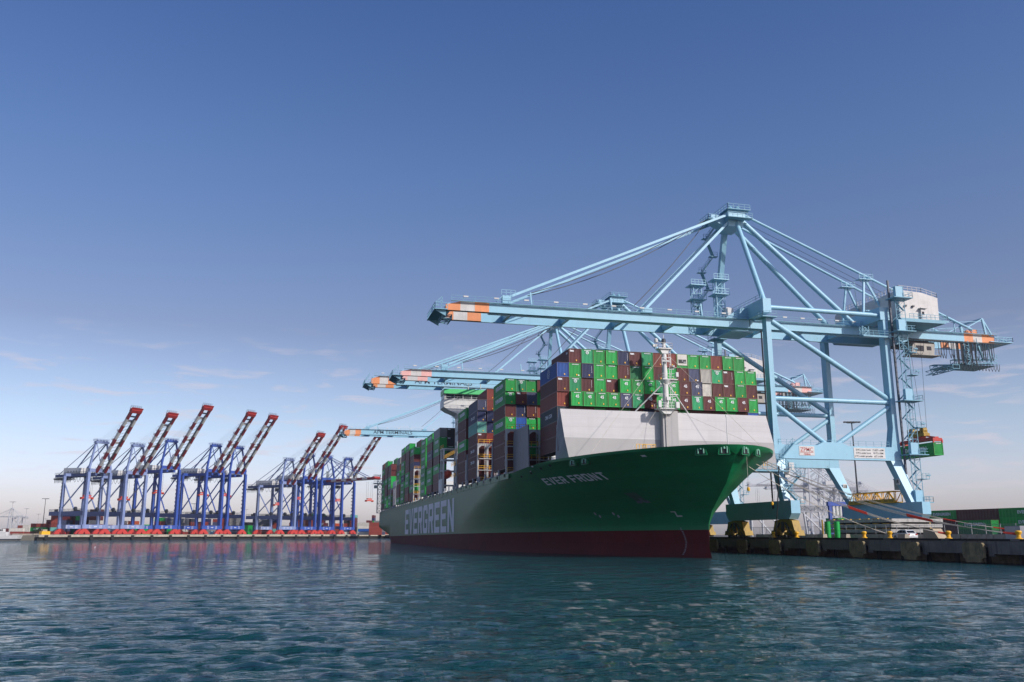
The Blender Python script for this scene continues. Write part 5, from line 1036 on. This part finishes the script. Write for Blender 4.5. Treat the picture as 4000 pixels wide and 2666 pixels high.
# mooring lines
def rope(pts, label, sag, n=3, sleeve=None, r=.055, spread=.28, group='mooring lines from the bow'):
    a, c = Vector(pts[0]), Vector(pts[1]); b = MB(); s2 = MB(); N = 22
    for k in range(n):
        o1 = Vector((spread * (k - n / 2) * 1.6, spread * (k - n / 2), 0)); o2 = Vector((.05 * k, .1 * k, .12 * k)); ps = []
        for t in range(N + 1): u = t / N; ps.append((a + o1).lerp(c + o2, u) - Vector((0, 0, (sag + .25 * k) * 4 * u * (1 - u))))
        b.poly(ps, r, 5)
        if sleeve:
            i0, i1 = int(sleeve[0] * N), int(sleeve[1] * N); s2.poly(ps[i0:i1 + 1], r * 1.9, 6); s2.poly(ps[N - 1:], r * 1.8, 6)
    o = b.build('mooring_line', K['rope']); tag(o, label, 'rope', group)
    if sleeve: s2.build('chafe_sleeve', K['sleeve'], o)
    return o
rope([(75.6, 137.5, 17.1), (XF + .6, 112.6, ZD + .8)], 'mooring line with red sleeve from the bow to the bollard by the tan block', 1.5, 3, (.58, .66), .042)
rope([(79.0, 139.6, 17.1), (XF + .6, 99.5, ZD + .8)], 'long mooring line with red sleeve from the bow to the far right bollard', 1.9, 3, (.67, .74), .042)
rope([(82.5, 142.6, 17.0), (103.0, 110.5, ZD + 1.6)], 'mooring line with red sleeve running from the bow towards the low wall', 1.6, 2, (.81, .86), .038)
rope([(72.0, 134.5, 16.9), (XF + .6, 125.9, ZD + .8)], 'slack thin mooring line crossing the flare of the bow', 1.2, 2, None, .035)
rope([(89.5, 149.5, 16.6), (XF + .5, 161.0, ZD + .6)], 'dark mooring line hanging steeply from the bow to the quay', .8, 1, None, .12).data.materials[0] = K['dark']
for (x, y, z), l in (((93.2, 159.3, 9.6), 'yellow float on the dark mooring line, above the crane bogies'), ((71.2, 128.7, 10.7), 'yellow float hanging on a thin line below the bow')):
    o = MB().lathe((0, 0, 0), [(0, 0), (.2, .05), (.27, .35), (.2, .66), (0, .72)], 10).build('rope_float', K['yellow'], loc=(x, y, z), smooth=True); tag(o, l, 'float')
    MB().tube((0, 0, .7), (0, 0, 6.2 if x < 80 else 1.4), .03, n=5).build('line', K['rope'], o)
# white rail-mounted gantry crane and distant grey cranes behind the nearest crane
g = thing('yard_gantry_crane', 'pale grey yard gantry crane with slim legs behind the nearest crane', 'crane', (183, 300, 0))
for x in (-16.5, -12, 5.5, 12):
    for y in (0, 9): MB().tube((x + (0 if x < 0 else 1.0), y, 3), (x, y, 12.2), .42, n=10).build('gantry_leg', K['gcrane'], g)
b = MB(); b.truss((-20, 1, 13.4), (20, 1, 13.4), 1.6, 2.2, .28, 16); b.truss((-20, 8, 13.4), (20, 8, 13.4), 1.6, 2.2, .28, 16); b.build('gantry_girder', K['grey'], g)
b = MB(); b.bar((-16, 0, 12), (-8, 0, 3.5), .5); b.bar((-10, 0, 12), (-2, 0, 3.5), .5); b.bar((5, 0, 12), (13, 0, 5), .5); b.bar((9, 0, 12), (16, 0, 6), .4); b.build('gantry_brace', K['gcrane'], g)
b = MB(); b.prism([(-1.5, 15), (1.5, 15), (1.8, 16.2), (1.2, 17.2), (-1.2, 17.2), (-1.8, 16.2)], 0, -2, 5); b.build('machinery_house', K['dirtyw'], g)
o = thing('portal_frame', 'blue portal frame with green container in it beside the nearest crane leg', 'frame', (155.5, 230, ZD)); b = MB(); b.box(-2.7, -1.9, -.4, .4, 0, 9); b.box(1.9, 2.7, -.4, .4, 0, 9); b.box(-3, 3, -.5, .5, 9, 10.2); b.build('frame', K['cblue'], o); b = MB()
for x in (-1.2, 0, 1.2): b.tube((x, 0, 6.2), (x, 0, 9), .4, n=8)
b.build('white_tank', K['white'], o)
container(6.06, 'green', '', (155.5, 228, ZD + 2.6), (0, 0, 0), 'short green container inside the blue portal frame', 'single containers', 1)

# ------------------------------------------------------------------ far shore: blue cranes with raised booms
def far_crane(name, label, mm, hg, L, ang, group, dirt=None):
    """local axes: x over the water (boom), y along the quay; origin under the waterside rail. mm: material keys"""
    o = thing(name, label, 'crane', group=group); G = 30.0; hy = 8.5; m, mb_, md = K[mm[0]], K[mm[1]], K[mm[2]]
    part = lambda nm, b, mt=m, par=None: b.build(nm, mt, par or o)
    for y in (-hy, hy):
        part('waterside_leg', MB().taper((.4, y, 4.6), (.2, y, 15), (1.8, 2.0), (2.6, 2.0)).taper((.2, y, 15), (0, y, hg + 2), (2.6, 2.0), (2.0, 1.9)))
        part('landside_leg', MB().taper((-G + .4, y, 4.6), (-G, y, 15), (1.8, 2.0), (2.4, 2.0)).taper((-G, y, 15), (-G, y, hg), (2.4, 2.0), (1.7, 1.8)))
        part('brace_tube', MB().tube((-1, y, hg - 2), (-G + 1, y, 19), .5, n=8)); part('brace_tube', MB().tube((-G, y, hg - 4), (-G * .45, y, 17.5), .5, n=8))
        b = MB(); b.box(-G - 14, -1, y - .8, y + .8, 13.6, 16.6); pb = part('portal_beam', b, md)
        b = MB(); b.rail([(-G - 14, y - .8, 16.6), (-1, y - .8, 16.6)], 1.6, 1.6, .16); b.cbox((-G - 6, y, 17.4), (3, 1, 1.5)); b.tube((-12, y - .6, 18.2), (-12, y + .6, 18.2), 1.6, n=12); part('portal_fittings', b, K['dark'], pb)
    for x in (.4, -G + .4):
        b = MB(); b.box(x - .9, x + .9, -hy - 1.6, hy + 1.6, 4.2, 7.0); sl = part('sill_beam', b, mb_)
        b = MB(); 
        for y in (-4.5, -3.5, 3.5, 4.5): b.box(x + .9, x + .93, y - .1, y + .1, 4.4, 6.8)
        for i in range(5): b.box(x + .9, x + .93, -1.1 + i * .48, -.8 + i * .48, 5.3, 5.9)
        part('white_stripe', b, K['letter'], sl)
        for y in (-hy + .5, hy - .5):
            b = MB(); b.prism([(y - 4.2, .9), (y - 3.6, 2.2), (y - 1.2, 4.1), (y + 1.2, 4.1), (y + 3.6, 2.2), (y + 4.2, .9), (y + .6, .9), (y, 2.2), (y - .6, .9)], 0, x - .8, x + .8)
            b.prism([(y - 4.6, .4), (y - 4.2, 1.6), (y - 1, 1.6), (y - .6, .4)], 0, x - .95, x + .95); b.prism([(y + .6, .4), (y + 1, 1.6), (y + 4.2, 1.6), (y + 4.6, .4)], 0, x - .95, x + .95); part('bogie', b, K['bred'])
    b = MB(); b.box(-1, 1, -hy, hy, hg + 2, hg + 4.4); b.box(-G - 1, -G + 1, -hy, hy, hg - .1, hg + 1.9); part('top_beam', b)
    for s in (-1, 1): part('trolley_girder', MB().box(-G - 20, 1, s * 3.3 - .8, s * 3.3 + .8, hg - .4, hg + 1.7), md if mm[0] == 'pblue' else m)
    b = MB(); b.rail([(-G - 20, -4.4, hg + 1.7), (0, -4.4, hg + 1.7)], 1.3, 2.2, .14); b.rail([(-G - 20, 4.4, hg + 1.7), (0, 4.4, hg + 1.7)], 1.3, 2.2, .14); b.box(-G - 22, -G - 2, -4.4, -1.8, hg - 1.6, hg - 1.2); b.truss((-G - 22, 0, hg - 1.4), (-G - 6, 0, hg - 1.4), 7, 1.2, .3, 8); part('walkway', b, K['dark'])
    b = MB()
    for i in range(13): x = -G - 20 + i * 1.7; b.poly([(x - .5, -4, hg - 1.2), (x, -4, hg - 4.6), (x + .5, -4, hg - 1.2)], .13, 4)
    for i in range(4): x = -G + 6 + i * 4.4; b.poly([(x - 2, -4, hg - .6), (x - 1.2, -4, hg - 3.4), (x, -4, hg - 4.6), (x + 1.2, -4, hg - 3.4), (x + 2, -4, hg - .6)], .13, 4)
    part('festoon_cable', b, K['dark'])
    b = MB(); b.prism([(-G - 9, hg + 1.9), (-G + 12, hg + 1.9), (-G + 12, hg + 5.8), (-G - 9, hg + 6.4)], 1, -4.4, 4.4); mh = part('machinery_house', b, K['white'])
    b = MB()
    for i in range(4): b.box(-G - 4 + i * 3.6, -G - 2 + i * 3.6, -4.46, -4.403, hg + 2.8, hg + 4.0)
    part('window', b, K['grey'], mh); b = MB(); b.box(-G - 9.06, -G - 9.003, -3.4, -2.2, hg + 3.0, hg + 5.0); part('red_emblem', b, K['signr'], mh)
    b = MB(); b.box(-G - 9.06, -G - 9.003, -1.4, 3.0, hg + 3.4, hg + 4.4); part('dark_lettering', b, K['grey'], mh)
    za = hg + 24
    for s in (-1, 1):
        part('apex_leg', MB().taper((0, s * hy, hg + 4.4), (-1.5, s * 4.2, za), (1.5, 1.3), (1.1, 1.0))); part('backstay', MB().tube((-1.5, s * 4, za - .8), (-G + 2, s * 3.6, hg + 1.7), .50, n=8)); part('backstay', MB().tube((-1.5, s * 4, za), (-G - 16, s * 3.6, hg + 1.8), .24, n=6)); part('forestay_link', MB().tube((-.8, s * 4, za - .6), (4.5, s * 3.6, hg + 10.0), .28, n=6).tube((4.5, s * 3.6, hg + 10), (7, s * 3.6, hg + 13), .28, n=6))
    b = MB(); b.box(-2.6, .2, -5.2, 5.2, za - .8, za + .7); b.rail([(-4.2, -5, za + .7), (1, -5, za + .7), (1, 5, za + .7)], 1.5, 1.2, .16); b.box(-4.4, -2, -4.8, 4.8, za - .6, za - .3)
    for y in (-3.6, -1, 1.4, 3.8): b.lathe((-1, y, za + .6), [(0, 0), (.7, 0), (.7, 1), (0, 1.4)], 8)
    part('apex_head', b)
    b = MB(); b.truss((-3.5, 3, hg + 2), (-3.5, 3, hg + 11), 1.8, 1.6, .22, 4)
    for i in range(9): b.cbox((-3.4 - G * 0, hy + 1.6, 19 + i * (hg - 20) / 9), (1.8, 1.2, 1.0)); b.bar((-G - .4, -hy - 1.4, 19 + i * (hg - 20) / 9), (-G + .6, -hy - 1.4, 19 + (i + .9) * (hg - 20) / 9), .35)
    b.cbox((-14, 0, hg - 2.6), (4, 3.4, 3)); part('operator_cab', b, K['dark'])
    # boom
    ca, sa = math.cos(ang), math.sin(ang); nb = 9
    bp = lambda t, y, w: (t * ca - w * sa, y, hg + 1.0 + t * sa + w * ca)
    def bbox(b, t0, t1, y0, y1, w0, w1):
        b.add([bp(t, y, w) for w in (w0, w1) for t, y in ((t0, y0), (t1, y0), (t1, y1), (t0, y1))], [(0, 3, 2, 1), (4, 5, 6, 7), (0, 1, 5, 4), (1, 2, 6, 5), (2, 3, 7, 6), (3, 0, 4, 7)])
    for s in (-1, 1):
        r_ = MB(); w_ = MB()
        for i in range(nb):
            t0, t1 = 1.5 + i * (L - 4) / nb, 1.5 + (i + 1) * (L - 4) / nb; bbox(r_ if i % 2 == 0 else w_, t0, t1, s * 3.3 - .8, s * 3.3 + .8, -.9, 1.1)
        bo = part('boom_girder', w_, K['bwhite']); part('red_band', r_, K['bredp'], bo)
    b = MB(); bbox(b, L - 2.5, L, -4.2, 4.2, -1.2, 1.6); bbox(b, L, L + 1.6, -4.6, 4.6, -.4, 0); part('boom_tip', b, K['tipred'])
    b = MB()
    for t in (L - 1, L + .5): b.rail([bp(t, -4.2, 1.6), bp(t, 4.2, 1.6)], 1.5, 1.4, .14)
    bbox(b, L - 6.5, L - 5.9, -2.5, 2.5, -.6, .8)
    for i in range(14): t = 4 + i * (L - 14) / 14; b.bar(bp(t, -2.5, .2), bp(t + 2.6, 2.5, .2), .22); b.bar(bp(t, 4.3, 1.1), bp(t, 4.3, 2.4), .18); b.bar(bp(t, -4.3, 1.1), bp(t, -4.3, 2.2), .16)
    bbox(b, 2, L - 8, 1.2, 2.2, -.2, .1); bbox(b, 2, L - 8, 4.2, 5.0, .6, .8); part('boom_walkway', b, K['dark'])
    b = MB()
    for t in (L * .46, L * .80): bbox(b, t, t + 1.4, -3.4, 3.4, .9, 2.0)
    for t in (L * .28, L * .5, L * .64): bbox(b, t, t + 1, -4.2, -3, 1.1, 2.6); bbox(b, t, t + 1, 3, 4.2, 1.1, 2.6)
    part('boom_cross_beam', b, K['white'])
    b = MB()
    for y in (-1.6, -.6, .6, 1.6): b.bar((-1, y * 2, za + .5), bp(L * .80, y * 2, 2), .08)
    part('boom_rope', b, K['lgrey'])
    if ang < .2:
        for s in (-1, 1): part('forestay', MB().tube((-.5, s * 4, za), bp(L * .84, s * 3.4, 1), .3, n=6)); part('forestay', MB().tube((-.5, s * 4, za - 1), bp(L * .42, s * 3.4, 1), .3, n=6))
    # spreader under the portal
    sx_, sz_ = (L - 9, 30) if ang < .2 else (-13, 32 if hg > 45 else 26)
    b = MB()
    for x in (-1, 1):
        for y in (-3, 3): b.bar((sx_ + x, y, sz_ + 2), (sx_ + x, y, hg - 1), .1)
    part('spreader_rope', b, K['dark'])
    b = MB(); b.box(sx_ - 1.2, sx_ + 1.2, -4.6, 4.6, sz_, sz_ + .9); b.box(sx_ - 1.2, sx_ + 1.2, -4.7, -4.0, sz_ - .7, sz_ + .6); b.box(sx_ - 1.2, sx_ + 1.2, 4.0, 4.7, sz_ - .7, sz_ + .6); b.box(sx_ - .8, sx_ + .8, -3, 3, sz_ + 1.4, sz_ + 2.4); part('spreader', b, K['ored'])
    return o
GF = 'blue cranes on the far quay'
pale = far_crane('container_crane', 'x', ('pblue', 'pblue', 'nblue'), 42.5, 58, R(50), GF)
blue = far_crane('container_crane', 'x', ('cblue', 'cblue', 'nblue'), 48.5, 62, R(50), GF)
low = far_crane('container_crane', 'x', ('cblue', 'cblue', 'nblue'), 48.5, 62, R(1), GF)
FROT = math.atan2(FN.y, FN.x)
def at_px(px):                                           # point of the rail line seen in pixel column px
    d = ray(px, 1227); n = Vector((-d.y, d.x, 0)); t = -(FA.dot(n)) / (FQ.dot(n)); return FA + FQ * t
FCR = [(215, 'p', 'faded blue crane with raised red and white boom, leftmost on the far quay'), (301, 'p', 'faded blue crane with raised boom, second from the left on the far quay'), (379, 'b', 'deep blue crane with the highest raised boom, third from the left on the far quay'),
       (484, 'b', 'deep blue crane with raised boom, fourth from the left on the far quay'), (537, 'b', 'deep blue crane at the right end of the left group, boom raised'), (658, 'p', 'faded blue crane with raised boom, leftmost of the second far group'),
       (706, 'b', 'blue crane with raised boom, second in the right far group, tip behind the lettered boom'), (748, 'l', 'blue crane with its red and white boom lowered over the water'), (796, 'b', 'blue crane with raised boom, rightmost on the far quay')]
used = set()
for px, k, l in FCR:
    src = dict(p=pale, b=blue, l=low)[k]
    o = src if k not in used else copy_tree(src); used.add(k)
    p = at_px(px); o.location = (p.x, p.y, FZ); o.rotation_euler = (0, 0, FROT); o['label'] = l
# distant pale cranes far behind the terminal
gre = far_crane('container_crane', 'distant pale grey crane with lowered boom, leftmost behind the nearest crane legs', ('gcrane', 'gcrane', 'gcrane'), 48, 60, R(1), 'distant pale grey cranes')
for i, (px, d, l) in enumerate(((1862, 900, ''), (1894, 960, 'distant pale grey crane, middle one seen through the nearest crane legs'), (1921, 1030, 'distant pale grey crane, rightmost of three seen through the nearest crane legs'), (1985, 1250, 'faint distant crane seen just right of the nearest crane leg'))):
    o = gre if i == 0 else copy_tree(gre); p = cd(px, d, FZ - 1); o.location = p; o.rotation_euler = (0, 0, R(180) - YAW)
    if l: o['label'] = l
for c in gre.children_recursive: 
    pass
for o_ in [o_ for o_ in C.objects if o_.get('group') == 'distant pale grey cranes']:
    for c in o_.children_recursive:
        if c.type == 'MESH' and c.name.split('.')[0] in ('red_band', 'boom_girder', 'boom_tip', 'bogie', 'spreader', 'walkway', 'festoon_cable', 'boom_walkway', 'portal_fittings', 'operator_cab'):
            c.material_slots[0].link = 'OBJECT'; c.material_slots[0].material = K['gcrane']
# pale cranes at the left edge
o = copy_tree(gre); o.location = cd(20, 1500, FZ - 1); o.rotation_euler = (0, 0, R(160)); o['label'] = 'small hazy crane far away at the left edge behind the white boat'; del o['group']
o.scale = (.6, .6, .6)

# ------------------------------------------------------------------ far yard containers
FARG = 'containers stacked on the far shore'
def yard_stack(px, d, L, cols, desc, rz=None, marks=''):
    p = cd(px, d, FZ - .49)
    for t, c in enumerate(cols):
        nm, _, mk = c.partition(':')
        tier = 'bottom' if t == 0 else ('top' if t == len(cols) - 1 else ORD[t + 1] + ' up')
        o = container(L, nm, mk, (p.x, p.y, p.z + t * 2.91), (0, 0, -YAW - R(90) if rz is None else rz), f'{CN[nm]} container, {tier}, {desc}', FARG, 0)
yard_stack(70, 680, 12.19, ['maroon', 'green', 'redbrown'], 'stack with a green one left of the dark mast')
o = [o for o in C.objects if o.get('label', '') == 'bright green container, second up, stack with a green one left of the dark mast'][0]
text('lettering', 'EVERGREEN', 1.3, K['letter'], o, (CW / 2 + .02, 6.1, 1.5), (R(90), 0, R(90)), .05, 1.0)
yard_stack(115, 672, 6.6, ['redbrown', 'mint', 'redbrown', 'redbrown', 'redbrown'], 'five-high red stack left of the first far crane')
yard_stack(105, 690, 3.4, ['maroon', 'black', 'maroon', 'maroon'], 'dark stack beside the five-high red stack')
yard_stack(21, 760, 12.19, ['redbrown', 'white'], 'low stack above the white boat')
yard_stack(52, 800, 6.06, ['redbrown', 'white', 'white'], 'white-topped stack left of the green one')
yard_stack(4, 800, 6.06, ['grey', 'maroon'], 'stack at the left edge')
yard_stack(40, 830, 6.06, ['maroon', 'redbrown', 'redbrown'], 'red stack behind the white-topped one')
for i, (px, n) in enumerate(((151, 3), (158, 4), (165, 5), (172, 5), (179, 5))):
    yard_stack(px, 760, 2.5, ['maroon', 'navy', 'maroon', 'navy', 'maroon'][:n], f'{ORD[i + 1]} dark column under the leftmost far crane')
yard_stack(200, 750, 5.0, ['maroon', 'maroon', 'navy', 'orange', 'orange'], 'orange-topped stack under the first far crane')
yard_stack(214, 750, 6.06, ['navy', 'maroon', 'maroon', 'maroon', 'maroon'], 'dark stack right of the orange-topped one')
yard_stack(283, 760, 6.06, ['white', 'white'], 'white pair under the second far crane')
yard_stack(250, 770, 5.0, ['redbrown', 'white'], 'small stack with a pale top between the first two far cranes')
yard_stack(823, 860, 12.19, ['white', 'blue', 'white', 'white'], 'pale stack right of the far crane group')
yard_stack(848, 850, 12.19, ['redbrown', 'redbrown', 'redbrown', 'redbrown'], 'red stack nearest the ship stern')
yard_stack(866, 900, 8.0, ['slate', 'grey', 'slate'], 'grey stack partly behind the ship stern')
# the many smaller stacks farther back read as one mass
b = MB(); rng = random.Random(11); cols = ['redbrown', 'maroon', 'navy', 'white', 'grey', 'slate', 'orange', 'black', 'mint', 'green']
wts = [30, 18, 9, 11, 8, 6, 8, 4, 2, 4]
px = 130.0
while px < 905:
    d = rng.uniform(710, 750) + (px - 200) * .31; n = rng.choice([3, 4, 5, 5, 6, 6, 7]) if not 225 < px < 330 else rng.choice([2, 3, 3, 4]); L = rng.choice([2.5, 2.5, 5.0, 6.06, 12.19]); p = cd(px, d, FZ - .49)
    c = rng.choices(range(10), wts)[0]
    for t in range(n):
        if rng.random() < .45: c = rng.choices(range(10), wts)[0]
        b.cur = c; q = p + CR * L; e = p + CF * 12
        for k, (u0, u1) in enumerate(((.03, .97),)):
            a_ = p + CR * L * u0; c_ = p + CR * L * u1
            z0, z1 = p.z + t * 2.9 + .05, p.z + t * 2.9 + 2.86
            b.add([(a_.x, a_.y, z0), (c_.x, c_.y, z0), (c_.x + CF.x * 12, c_.y + CF.y * 12, z0), (a_.x + CF.x * 12, a_.y + CF.y * 12, z0), (a_.x, a_.y, z1), (c_.x, c_.y, z1), (c_.x + CF.x * 12, c_.y + CF.y * 12, z1), (a_.x + CF.x * 12, a_.y + CF.y * 12, z1)], [(0, 3, 2, 1), (4, 5, 6, 7), (0, 1, 5, 4), (1, 2, 6, 5), (2, 3, 7, 6), (3, 0, 4, 7)])
    px += L * 2000 / d * 1.02 + rng.choice([0, 0, 0, 0, 1.5, 5])
o = b.build('distant_container_stacks', [K['c_' + c] for c in cols]); tag(o, 'rows of small distant container stacks behind the far cranes', 'containers', kind='stuff')
# white sheds and terminal clutter behind the stern
for i, (px, d, w, h, l) in enumerate(((842, 1250, 26, 17, 'tall white terminal building above the red stacks right of the far cranes'), (868, 1300, 18, 13, 'smaller white terminal building beside the ship stern'), (60, 1500, 30, 14, 'distant white storage building near the left edge'))):
    p = cd(px, d, FZ - .49); o = thing('terminal_building', l, 'building', p, (0, 0, -YAW)); MB().box(0, w, 0, 20, 0, h).build('wall', K['dirtyw'], o); b = MB()
    for k in range(int(w / 4)):
        for z in range(2, int(h) - 2, 4): b.box(1 + k * 4, 3 + k * 4, -.06, -.004, z, z + 1.6)
    b.build('window', K['grey'], o); MB().box(-.3, w + .3, -.3, 20.3, h, h + .7).build('roof', K['lgrey'], o)
# yellow box on the far quay, white van shapes
p = farpt(-32, 1.5, FZ + .01); o = thing('equipment_box', 'bright yellow equipment box at the left end of the far quay', 'box', p, (0, 0, FROT)); MB().box(-1.5, 1.5, -3, 3, 0, 2.2).build('box_body', K['yellow'], o); MB().box(-1, 1, -2, 1, 2.2, 3.4).build('box_top', K['tan'], o)
p = cd(372, 676, FZ + .01); o = thing('equipment_box', 'light blue box on the far quay between the red bogies', 'box', cd(374 + 490 - 374, 745, FZ + .01), (0, 0, FROT)); MB().box(-1.3, 1.3, -3, 3, 0, 2.6).build('box_body', K['lblue'], o); MB().box(-1.4, 1.4, -3.1, 3.1, 2.6, 2.75).build('box_top', K['dirtyw'], o)
# old piers, rocks and boat at the left edge
b = MB(); p0, p1 = cd(30, 600), cd(80, 640)
def plat(b, pxa, pxb, d, dd, z0, z1):
    a_, c_ = cd(pxa, d), cd(pxb, d); e = CF * dd; b.add([(q.x, q.y, z) for z in (z0, z1) for q in (a_, c_, c_ + e, a_ + e)], [(0, 3, 2, 1), (4, 5, 6, 7), (0, 1, 5, 4), (1, 2, 6, 5), (2, 3, 7, 6), (3, 0, 4, 7)])
plat(b, 28, 78, 610, 14, 2.0, 4.2); o = b.build('small_pier', K['conc_l']); tag(o, 'small weathered concrete pier between the white boat and the rock heap', 'pier'); b = MB()
for px in range(30, 78, 6): q = cd(px, 611); b.tube((q.x, q.y, -2), (q.x, q.y, 2), .5, n=8)
b.build('pile', K['timber'], o)
b = MB(); plat(b, 108, 152, 625, 14, 2.2, 3.6); o = b.build('timber_pier', K['timber']); tag(o, 'dark timber pier at the left end of the far quay', 'pier'); b = MB()
for px in range(109, 152, 4): q = cd(px, 626); b.tube((q.x, q.y, -2), (q.x, q.y, 2.2), .4, n=8)
b.build('pile', K['timber'], o)
b = MB(); rng = random.Random(5)
for i in range(70):
    px = rng.uniform(76, 112); t = 1 - abs((px - 94) / 18); q = cd(px, rng.uniform(612, 624), rng.uniform(-.2, 1.2 + 2.4 * t)); r = rng.uniform(.7, 1.6)
    vs = [(q.x + r * rng.uniform(.6, 1.2) * math.cos(a) * math.cos(e), q.y + r * rng.uniform(.6, 1.2) * math.sin(a) * math.cos(e), q.z + r * .8 * math.sin(e)) for e in (-.7, .5) for a in (0, 1.26, 2.5, 3.77, 5.0)] + [(q.x, q.y, q.z + r * .9)]
    b.add(vs, [(j, (j + 1) % 5, 5 + (j + 1) % 5, 5 + j) for j in range(5)] + [(5 + j, 5 + (j + 1) % 5, 10) for j in range(5)])
o = b.build('rock_heap', K['rock']); tag(o, 'heap of brown rocks at the shoreline below the dark light mast', 'rocks', kind='stuff')
o = thing('dark_shrub', 'dark bushy mound on the shore above the rock heap', 'bush', cd(88, 640, 3.1)); b = MB(); rng = random.Random(8)
for i in range(900):
    a, e, r = rng.uniform(0, 6.28), rng.uniform(0, 1.5), rng.uniform(.5, 1) ** .5; c = Vector((4.6 * r * math.cos(a) * math.cos(e), 3.2 * r * math.sin(a) * math.cos(e), 4.4 * r * math.sin(e) * (1 - .3 * math.sin(a * 3)))); u = Vector((rng.uniform(-1, 1), rng.uniform(-1, 1), rng.uniform(-1, 1))).normalized() * .3; v = u.cross(Vector((rng.uniform(-1, 1), .3, rng.uniform(-1, 1)))).normalized() * .25
    b.add([c - u, c + v, c + u, c - v], [(0, 1, 2, 3)])
b.build('foliage', mat('dark_leaves', (.03, .028, .02), .8, var=.4), o); MB().tube((0, 0, -.5), (0, 0, 2), .3, .1, 6).build('stem', K['timber'], o)
o = thing('white_boat', 'white cabin boat moored at the far left edge of the photo', 'boat', cd(18, 560, 0), (0, 0, -YAW))
b = MB(); b.prism([(-9.5, .1), (7, .1), (7.4, 1.0), (-9.8, 1.0)], 1, -2.3, 2.3); b.build('lower_hull', K['dark'], o); b = MB(); b.prism([(-9.8, 1.0), (7.4, 1.0), (8.2, 3.3), (-9.9, 2.9)], 1, -2.4, 2.4); b.build('hull', K['white'], o)
b = MB(); b.box(-8, -.5, -1.8, 1.8, 2.9, 5.2); b.box(-7, -2.5, -1.5, 1.5, 5.2, 7.2); b.build('cabin', K['white'], o); b = MB()
for i in range(4): b.box(-6.6 + i * 1.05, -5.8 + i * 1.05, -1.56, -1.503, 5.9, 6.8)
b.build('cabin_window', K['glass'], o); b = MB(); b.tube((-4.5, 0, 7.2), (-4.5, 0, 11), .1, n=6); b.rail([(0, -2.2, 3.1), (7.6, -2.2, 3.2)], 1, 1.4, .08); b.build('mast', K['lgrey'], o)
# gull on the water
p = cd(221, 262); o = thing('gull', 'small white gull resting on the water at left', 'bird', (p.x, p.y, .05), (0, 0, 1.1)); b = MB()
for x0, x1, r0, r1, z in ((-.32, -.1, .03, .12, .12), (-.1, .12, .12, .13, .1), (.12, .25, .13, .05, .13)): b.tube((x0, 0, z), (x1, 0, z + .02), r0, r1, 10)
b.tube((.16, 0, .15), (.24, 0, .30), .06, .05, 8); b.lathe((.26, 0, .25), [(0, 0), (.06, .02), (.07, .07), (.05, .12), (0, .13)], 8); b.build('body', K['letter'], o, smooth=True); MB().tube((.31, 0, .31), (.42, 0, .29), .02, .005, 6).build('beak', K['yellow'], o); MB().box(-.34, .08, -.13, .13, .18, .205).build('wing', K['lgrey'], o)

# ------------------------------------------------------------------ the harbour air
def build_haze():
    b = MB().box(-2600, 2600, -500, 2600, -7, 122); me = bpy.data.meshes.new('haze'); me.from_pydata(b.v, [], b.f); me.update(); o = bpy.data.objects.new('haze', me); C.objects.link(o); o['kind'] = 'stuff'
    m = bpy.data.materials.new('harbour_air'); m.use_nodes = True; nt = m.node_tree; nt.nodes.remove(nt.nodes['Principled BSDF'])
    v = nt.nodes.new('ShaderNodeVolumePrincipled'); v.inputs['Density'].default_value = .00007; v.inputs['Color'].default_value = (.80, .86, 1, 1); v.inputs['Anisotropy'].default_value = .2
    nt.links.new(v.outputs[0], nt.nodes['Material Output'].inputs['Volume']); me.materials.append(m)
build_haze()
